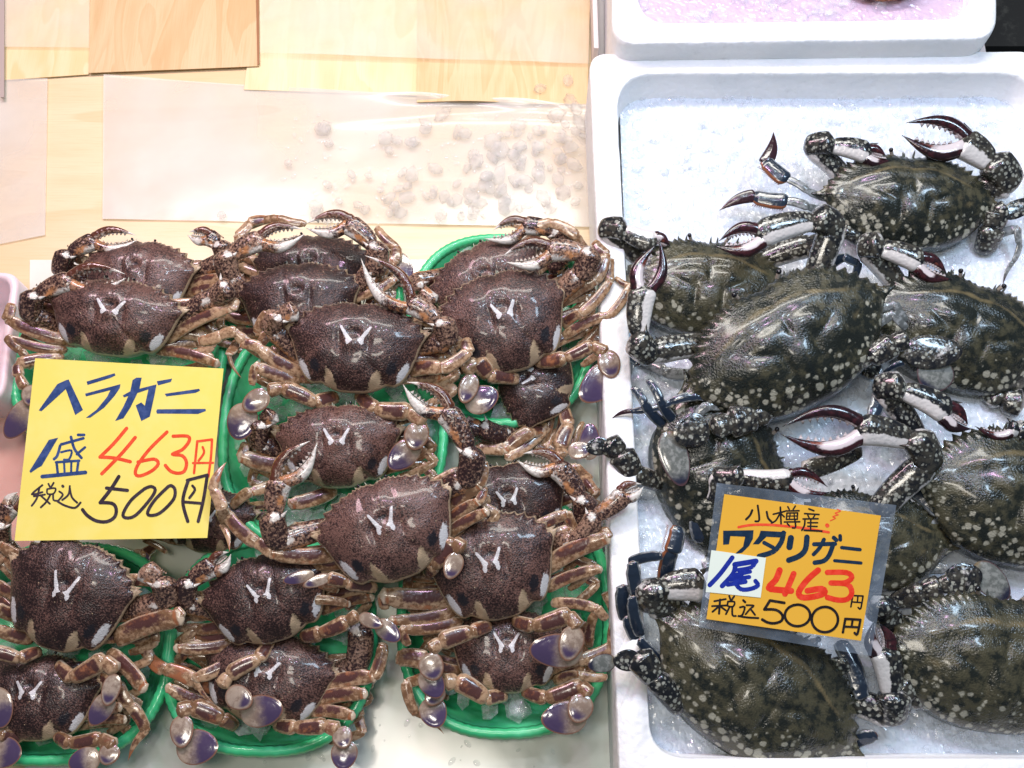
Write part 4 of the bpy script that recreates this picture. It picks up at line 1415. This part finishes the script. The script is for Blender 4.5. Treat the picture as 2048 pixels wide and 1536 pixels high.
# ------------------------------------------------------------------ price cards
class Card:
    def __init__(self, o, sc_, center, z, tx, curl=0.0, ty=0.0):
        self.o, self.k = o, sc_
        self.pl = Plane(*center, z, tx, ty)
        self.c = center
        self.curl = curl
        self.lift = 0.0

    def pt(self, x, y, h):
        px, py = self.o[0] + x / self.k, self.o[1] + y / self.k
        r = ((py - self.c[1]) / 180.0)
        u = ((px - self.c[0]) / 200.0)
        return self.pl.pt(px, py, h + self.curl * (.6 * r * r * abs(r) + .5 * u * u * (u < 0) + .12 * math.sin(3 * u + r)))

    def quad(self, name, q, h, t, mat, parent, n=24):
        mb = MB()
        top, bot = [], []
        for j in range(n + 1):
            for i in range(n + 1):
                u, w = i / n, j / n
                x = (q[0][0] * (1 - u) + q[1][0] * u) * (1 - w) + (q[3][0] * (1 - u) + q[2][0] * u) * w
                y = (q[0][1] * (1 - u) + q[1][1] * u) * (1 - w) + (q[3][1] * (1 - u) + q[2][1] * u) * w
                top.append(mb.vert(self.pt(x, y, h + t)))
                bot.append(mb.vert(self.pt(x, y, h)))
        for j in range(n):
            for i in range(n):
                a = j * (n + 1) + i
                mb.face((top[a], top[a + 1 + n], top[a + 2 + n], top[a + 1]))
                mb.face((bot[a], bot[a + 1], bot[a + 2 + n], bot[a + 1 + n]))
        rim = [i for i in range(n + 1)] + [j * (n + 1) + n for j in range(1, n + 1)] + [n * (n + 1) + i for i in range(n - 1, -1, -1)] + [j * (n + 1) for j in range(n - 1, 0, -1)]
        for a, b in zip(rim, rim[1:] + rim[:1]):
            mb.face((top[a], top[b], bot[b], bot[a]))
        return mb.build(name, mat, parent, sharp=.9)

    def ink(self, name, strokes, polys, h, mat, parent):
        """Marker lettering: each stroke a flat ribbon with round joins, each brush shape a flat polygon, stacked a few microns apart."""
        mb = MB()
        e = h
        for pts, w in strokes:
            pts = catmull(pts, 6) if len(pts) > 2 else [tuple(Vector(pts[0]).lerp(Vector(pts[1]), t / 6)) for t in range(7)]
            w = w * .5
            for a, b in zip(pts, pts[1:]):
                a, b = Vector(a), Vector(b)
                if (b - a).length < 1e-6:
                    continue
                d = (b - a).normalized()
                nn = Vector((-d.y, d.x))
                e += 4e-7
                mb.face([mb.vert(self.pt(*p, e)) for p in (a + nn * w, b + nn * w, b - nn * w, a - nn * w)])
            for p in pts[::2] + [pts[-1]]:
                e += 4e-7
                mb.face([mb.vert(self.pt(p[0] + w * math.cos(-t * math.pi / 7), p[1] + w * math.sin(-t * math.pi / 7), e)) for t in range(14)])
        for poly in polys:
            e += 2e-6
            mb.face([mb.vert(self.pt(*p, e)) for p in poly])
        return mb.build(name, mat, parent, None, False)


def ink_mat(name, c, c2):
    q = N(name)
    v = q.coords(False)
    n1 = q.noise(v, 220, 3, .6)
    return q.set(Base_Color=q.mix(q.step(n1, .4, .65), c, c2), Roughness=.5, Specular_IOR_Level=.15)


q = N('yellow_paper')
v = q.coords(False)
q.set(Base_Color=q.mix(q.step(q.noise(v, 35, 3, .6), .4, .7), (.83, .70, .14), (.85, .73, .19)), Roughness=.6, Normal=q.bump(q.noise(v, 900, 2, .5), .08, .0003))
M['ypaper'] = q.mat
M['opaper'] = plain('orange_paper', (.76, .41, .028), .5, Coat_Weight=.7, Coat_Roughness=.06)
M['wpaper'] = plain('white_sticker', (.74, .82, .72), .5, Coat_Weight=.3)
M['i_blue'] = ink_mat('blue_marker', (.025, .055, .17), (.05, .09, .24))
M['i_red'] = ink_mat('red_marker', (.75, .07, .025), (.82, .10, .04))
M['i_dark'] = ink_mat('black_marker', (.035, .024, .035), (.055, .04, .055))
M['i_navy'] = ink_mat('navy_marker', (.006, .022, .050), (.012, .035, .07))
M['i_royal'] = ink_mat('royal_blue_marker', (.008, .022, .26), (.015, .035, .32))
M['i_red2'] = ink_mat('thick_red_marker', (.70, .035, .015), (.78, .06, .03))
M['i_black'] = ink_mat('thin_black_marker', (.010, .008, .010), (.02, .016, .018))
q = N('clear_laminate')
v = q.coords(False)
n1 = q.noise(v, 30, 4, .6)
q.set(Base_Color=(.30, .38, .48), Roughness=.10, Alpha=q.math('ADD', .10, q.math('MULTIPLY', q.step(n1, .4, .75), .20)), Coat_Weight=1.0, Coat_Roughness=.04,
      Normal=q.bump(n1, .6, .004))
M['laminate'] = q.mat


def root_at(name, c, label):
    o = bpy.data.objects.new(name, None)
    COL.objects.link(o)
    tag(o, label, 'price card', 'handwritten price cards')
    return o


Y = Card((0, 700), 3.84, (240, 900), .098, 16, .0022)
r = root_at('price_card', (240, 900), 'yellow paper price card with blue heading and red 463, lying over the left baskets')
Y.quad('paper', [(270, 63), (1717, 143), (1592, 1443), (112, 1466)], 0, .0003, M['ypaper'], r)
H0 = .00036
Y.ink('lettering', [
    ([(470, 725), (640, 678)], 22), ([(462, 735), (440, 810), (415, 838)], 22), ([(545, 668), (572, 760), (625, 828)], 22), ([(600, 652), (645, 652)], 22),
    ([(652, 748), (590, 800)], 20), ([(470, 785), (548, 772), (532, 836), (492, 842)], 17), ([(430, 862), (608, 850)], 20), ([(434, 862), (444, 950)], 20),
    ([(602, 850), (590, 945)], 20), ([(492, 862), (496, 945)], 17), ([(548, 858), (546, 945)], 17), ([(325, 972), (655, 940)], 30)],
    [[(297, 463), (440, 262), (505, 232), (527, 226), (637, 460), (578, 499), (505, 300), (318, 470)],
     [(665, 242), (880, 178), (887, 195), (845, 215), (672, 268)],
     [(653, 335), (925, 262), (920, 292), (880, 352), (800, 442), (692, 520), (660, 520), (742, 458), (822, 360), (848, 308), (660, 356)],
     [(1018, 230), (1048, 212), (1088, 212), (1072, 292), (1046, 350), (1002, 440), (948, 524), (884, 545), (950, 430), (1000, 320)],
     [(943, 348), (1010, 312), (1202, 264), (1190, 330), (1150, 512), (1085, 545), (1042, 425), (1085, 402), (1112, 428), (1140, 302), (952, 364)],
     [(1204, 240), (1322, 219), (1312, 245), (1214, 271)],
     [(1264, 336), (1530, 297), (1536, 312), (1500, 329), (1278, 356)],
     [(1208, 455), (1578, 452), (1581, 468), (1520, 491), (1205, 488), (1199, 470)],
     [(226, 930), (375, 690), (447, 673), (320, 890), (290, 906), (235, 944)]], H0, M['i_blue'], r)
Y.ink('lettering', [
    ([(972, 602), (872, 720), (768, 822)], 27), ([(768, 822), (880, 830), (1000, 858)], 27), ([(1038, 672), (930, 800), (782, 950)], 27),
    ([(1282, 630), (1150, 760), (1060, 880), (1040, 950), (1080, 966), (1170, 925), (1215, 872), (1180, 838), (1060, 860)], 26),
    ([(1330, 662), (1440, 662), (1452, 700), (1400, 765), (1325, 800), (1400, 812), (1432, 865), (1415, 930), (1365, 946), (1310, 930), (1270, 886)], 26),
    ([(1515, 700), (1490, 945)], 19), ([(1515, 702), (1628, 687)], 19), ([(1628, 687), (1620, 820), (1600, 972)], 19), ([(1556, 745), (1566, 790), (1525, 850)], 18), ([(1482, 868), (1636, 866)], 17)],
    [], H0, M['i_red'], r)
Y.ink('lettering', [
    ([(325, 1038), (245, 1108), (325, 1092)], 16), ([(302, 1060), (282, 1140), (244, 1196)], 16), ([(260, 1124), (345, 1110)], 15), ([(315, 1120), (382, 1180)], 16),
    ([(372, 1028), (384, 1052)], 15), ([(412, 1020), (392, 1054)], 15), ([(362, 1068), (425, 1062), (412, 1102), (365, 1104), (362, 1068)], 14), ([(388, 1108), (356, 1165), (314, 1208)], 16), ([(408, 1108), (412, 1152), (450, 1158)], 15),
    ([(481, 1044), (484, 1048)], 22), ([(455, 1086), (482, 1112), (445, 1160)], 15), ([(445, 1165), (500, 1195), (575, 1212), (618, 1172)], 17), ([(536, 1045), (525, 1110), (478, 1152)], 15), ([(536, 1062), (552, 1130), (592, 1172)], 16),
    ([(912, 972), (850, 1070), (770, 1172)], 28), ([(770, 1172), (860, 1178), (892, 1220), (880, 1282), (820, 1318), (740, 1312), (672, 1272), (634, 1226)], 27), ([(818, 1060), (978, 1078)], 26),
    ([(1112, 1064), (1010, 1150), (948, 1250), (962, 1288), (1040, 1270), (1150, 1150), (1192, 1075), (1160, 1048), (1112, 1064)], 25),
    ([(1292, 1048), (1190, 1150), (1135, 1240), (1152, 1270), (1230, 1250), (1330, 1150), (1344, 1075), (1318, 1042), (1292, 1048)], 25),
    ([(1446, 1000), (1404, 1160), (1442, 1316)], 26), ([(1438, 1000), (1592, 960)], 24), ([(1592, 960), (1562, 1150), (1522, 1316)], 25), ([(1478, 1042), (1496, 1075), (1455, 1135)], 20), ([(1408, 1166), (1552, 1178)], 22)],
    [], H0, M['i_dark'], r)

Oc = Card((1390, 960), 4.266, (1590, 1137), .116, 16, .003)
r = root_at('price_card', (1590, 1137), 'orange laminated price card with white sticker lying on the dark spotted crabs')
Oc.quad('paper', [(250, 120), (1586, 304), (1416, 1372), (97, 1186)], 0, .0003, M['opaper'], r)
Oc.quad('laminate', [(186, 24), (1718, 214), (1502, 1502), (30, 1256)], -.0012, .0003, M['laminate'], r)
st = Oc.quad('sticker', [(140, 598), (606, 664), (560, 1004), (91, 955)], .0005, .0002, M['wpaper'], r, 8)
Oc.ink('lettering', [([(318, 662), (215, 800), (126, 896)], 40), ([(340, 722), (520, 692)], 46), ([(520, 692), (480, 745), (370, 768)], 36), ([(345, 722), (325, 800), (232, 904)], 42), ([(330, 812), (470, 782)], 34), ([(300, 850), (462, 828)], 36),
                     ([(280, 892), (430, 868)], 38), ([(410, 790), (350, 870), (390, 930), (470, 930), (536, 900), (516, 862)], 38)], [], .00075, M['i_royal'], st)
H1 = .00036
Oc.ink('lettering', [([(535, 218), (548, 340), (515, 352)], 18), ([(488, 258), (470, 300), (436, 336)], 20), ([(612, 272), (624, 325), (652, 355)], 19),
                     ([(668, 292), (765, 268)], 15), ([(728, 232), (735, 385)], 16), ([(722, 290), (690, 345), (652, 368)], 15), ([(738, 290), (762, 315)], 14), ([(792, 228), (804, 250)], 14), ([(856, 222), (838, 250)], 14), ([(772, 264), (888, 262)], 14),
                     ([(784, 282), (876, 280)], 13), ([(784, 282), (780, 336)], 13), ([(876, 280), (872, 336)], 13), ([(812, 284), (806, 332)], 11), ([(846, 284), (848, 332)], 11), ([(782, 308), (874, 306)], 11), ([(780, 336), (874, 334)], 12), ([(762, 358), (894, 356)], 14), ([(852, 336), (858, 402), (832, 408)], 15), ([(788, 372), (806, 392)], 14),
                     ([(972, 246), (1014, 262)], 15), ([(935, 286), (1058, 294)], 14), ([(962, 298), (974, 322)], 13), ([(1022, 300), (1006, 326)], 13), ([(922, 332), (1050, 330)], 14), ([(938, 332), (934, 385), (912, 428)], 15), ([(988, 340), (986, 426)], 14), ([(962, 364), (1046, 364)], 13), ([(962, 394), (1042, 396)], 13), ([(932, 428), (1082, 436)], 16)],
       [], H1, M['i_black'], r)
Oc.ink('lettering', [([(372, 402), (480, 384), (620, 382), (800, 396), (950, 414), (1140, 446)], 22), ([(1127, 386), (1130, 390)], 34),
                     ([(1214, 250), (1242, 264), (1196, 282), (1222, 296), (1176, 312), (1198, 326), (1156, 346)], 9)], [], H1 + .00004, M['i_red'], r)
Oc.ink('lettering', [([(755, 452), (735, 530), (668, 610), (548, 650)], 44), ([(590, 535), (665, 575)], 34), ([(818, 495), (806, 572)], 54), ([(955, 488), (942, 590), (890, 648), (800, 684)], 48),
                     ([(1016, 548), (1195, 545)], 36), ([(1100, 508), (1062, 580), (1012, 634)], 34), ([(1180, 545), (1145, 640), (1098, 690), (1022, 705)], 40), ([(1184, 492), (1206, 512)], 36), ([(1238, 476), (1240, 510)], 32),
                     ([(1252, 576), (1408, 594)], 30), ([(1192, 688), (1416, 708)], 28)],
       [[(240, 432), (500, 428), (494, 500), (462, 562), (402, 620), (338, 632), (410, 568), (428, 484), (302, 478), (290, 548), (240, 552)], [(560, 432), (780, 444), (762, 492), (610, 484), (545, 548), (492, 548), (545, 480)]], H1 + .00002, M['i_navy'], r)
Oc.ink('lettering', [([(722, 770), (690, 850), (630, 920), (720, 938), (820, 946)], 54), ([(842, 800), (800, 900), (768, 972)], 50),
                     ([(1050, 770), (960, 850), (888, 950), (910, 1000), (1010, 996), (1104, 965), (1080, 928), (960, 945)], 52),
                     ([(1130, 788), (1290, 790), (1338, 830), (1280, 876), (1160, 878), (1300, 890), (1338, 960), (1300, 1016), (1220, 1024), (1130, 1002)], 46)],
       [], H1, M['i_red2'], r)
Oc.ink('lettering', [([(1346, 988), (1330, 1082)], 15), ([(1346, 986), (1434, 990)], 15), ([(1434, 990), (1414, 1096), (1392, 1088)], 15), ([(1390, 990), (1386, 1036)], 14), ([(1336, 1040), (1424, 1046)], 14),
                     ([(165, 1034), (262, 1016)], 17), ([(214, 1020), (205, 1140)], 19), ([(146, 1076), (268, 1070)], 17), ([(204, 1078), (150, 1124)], 18), ([(216, 1078), (262, 1112)], 17),
                     ([(292, 990), (304, 1022)], 17), ([(334, 992), (314, 1022)], 17), ([(282, 1036), (336, 1040), (326, 1078), (280, 1074), (282, 1036)], 16), ([(296, 1082), (264, 1144)], 17), ([(318, 1082), (320, 1152), (348, 1160)], 17),
                     ([(412, 1026), (428, 1042)], 20), ([(384, 1086), (424, 1084), (404, 1150), (370, 1162)], 17), ([(372, 1160), (440, 1172), (540, 1178)], 18), ([(440, 1068), (500, 1072), (470, 1100), (432, 1145)], 16), ([(474, 1100), (512, 1150)], 17),
                     ([(762, 1048), (640, 1028)], 24), ([(640, 1028), (592, 1104)], 24), ([(592, 1104), (690, 1108), (744, 1150), (738, 1200), (680, 1222), (620, 1215), (574, 1190)], 24),
                     ([(875 + 108 * math.cos(a), 1155 + 92 * math.sin(a)) for a in [i * .3927 - 1.9 for i in range(17)]], 23),
                     ([(1108 + 112 * math.cos(a), 1190 + 108 * math.sin(a)) for a in [i * .3927 - 1.9 for i in range(17)]], 23),
                     ([(1282, 1190), (1262, 1300)], 21), ([(1282, 1184), (1412, 1192)], 21), ([(1412, 1192), (1386, 1312), (1362, 1304)], 21), ([(1346, 1190), (1336, 1252)], 19), ([(1272, 1250), (1396, 1256)], 19)],
       [], H1 + .00001, M['i_black'], r)
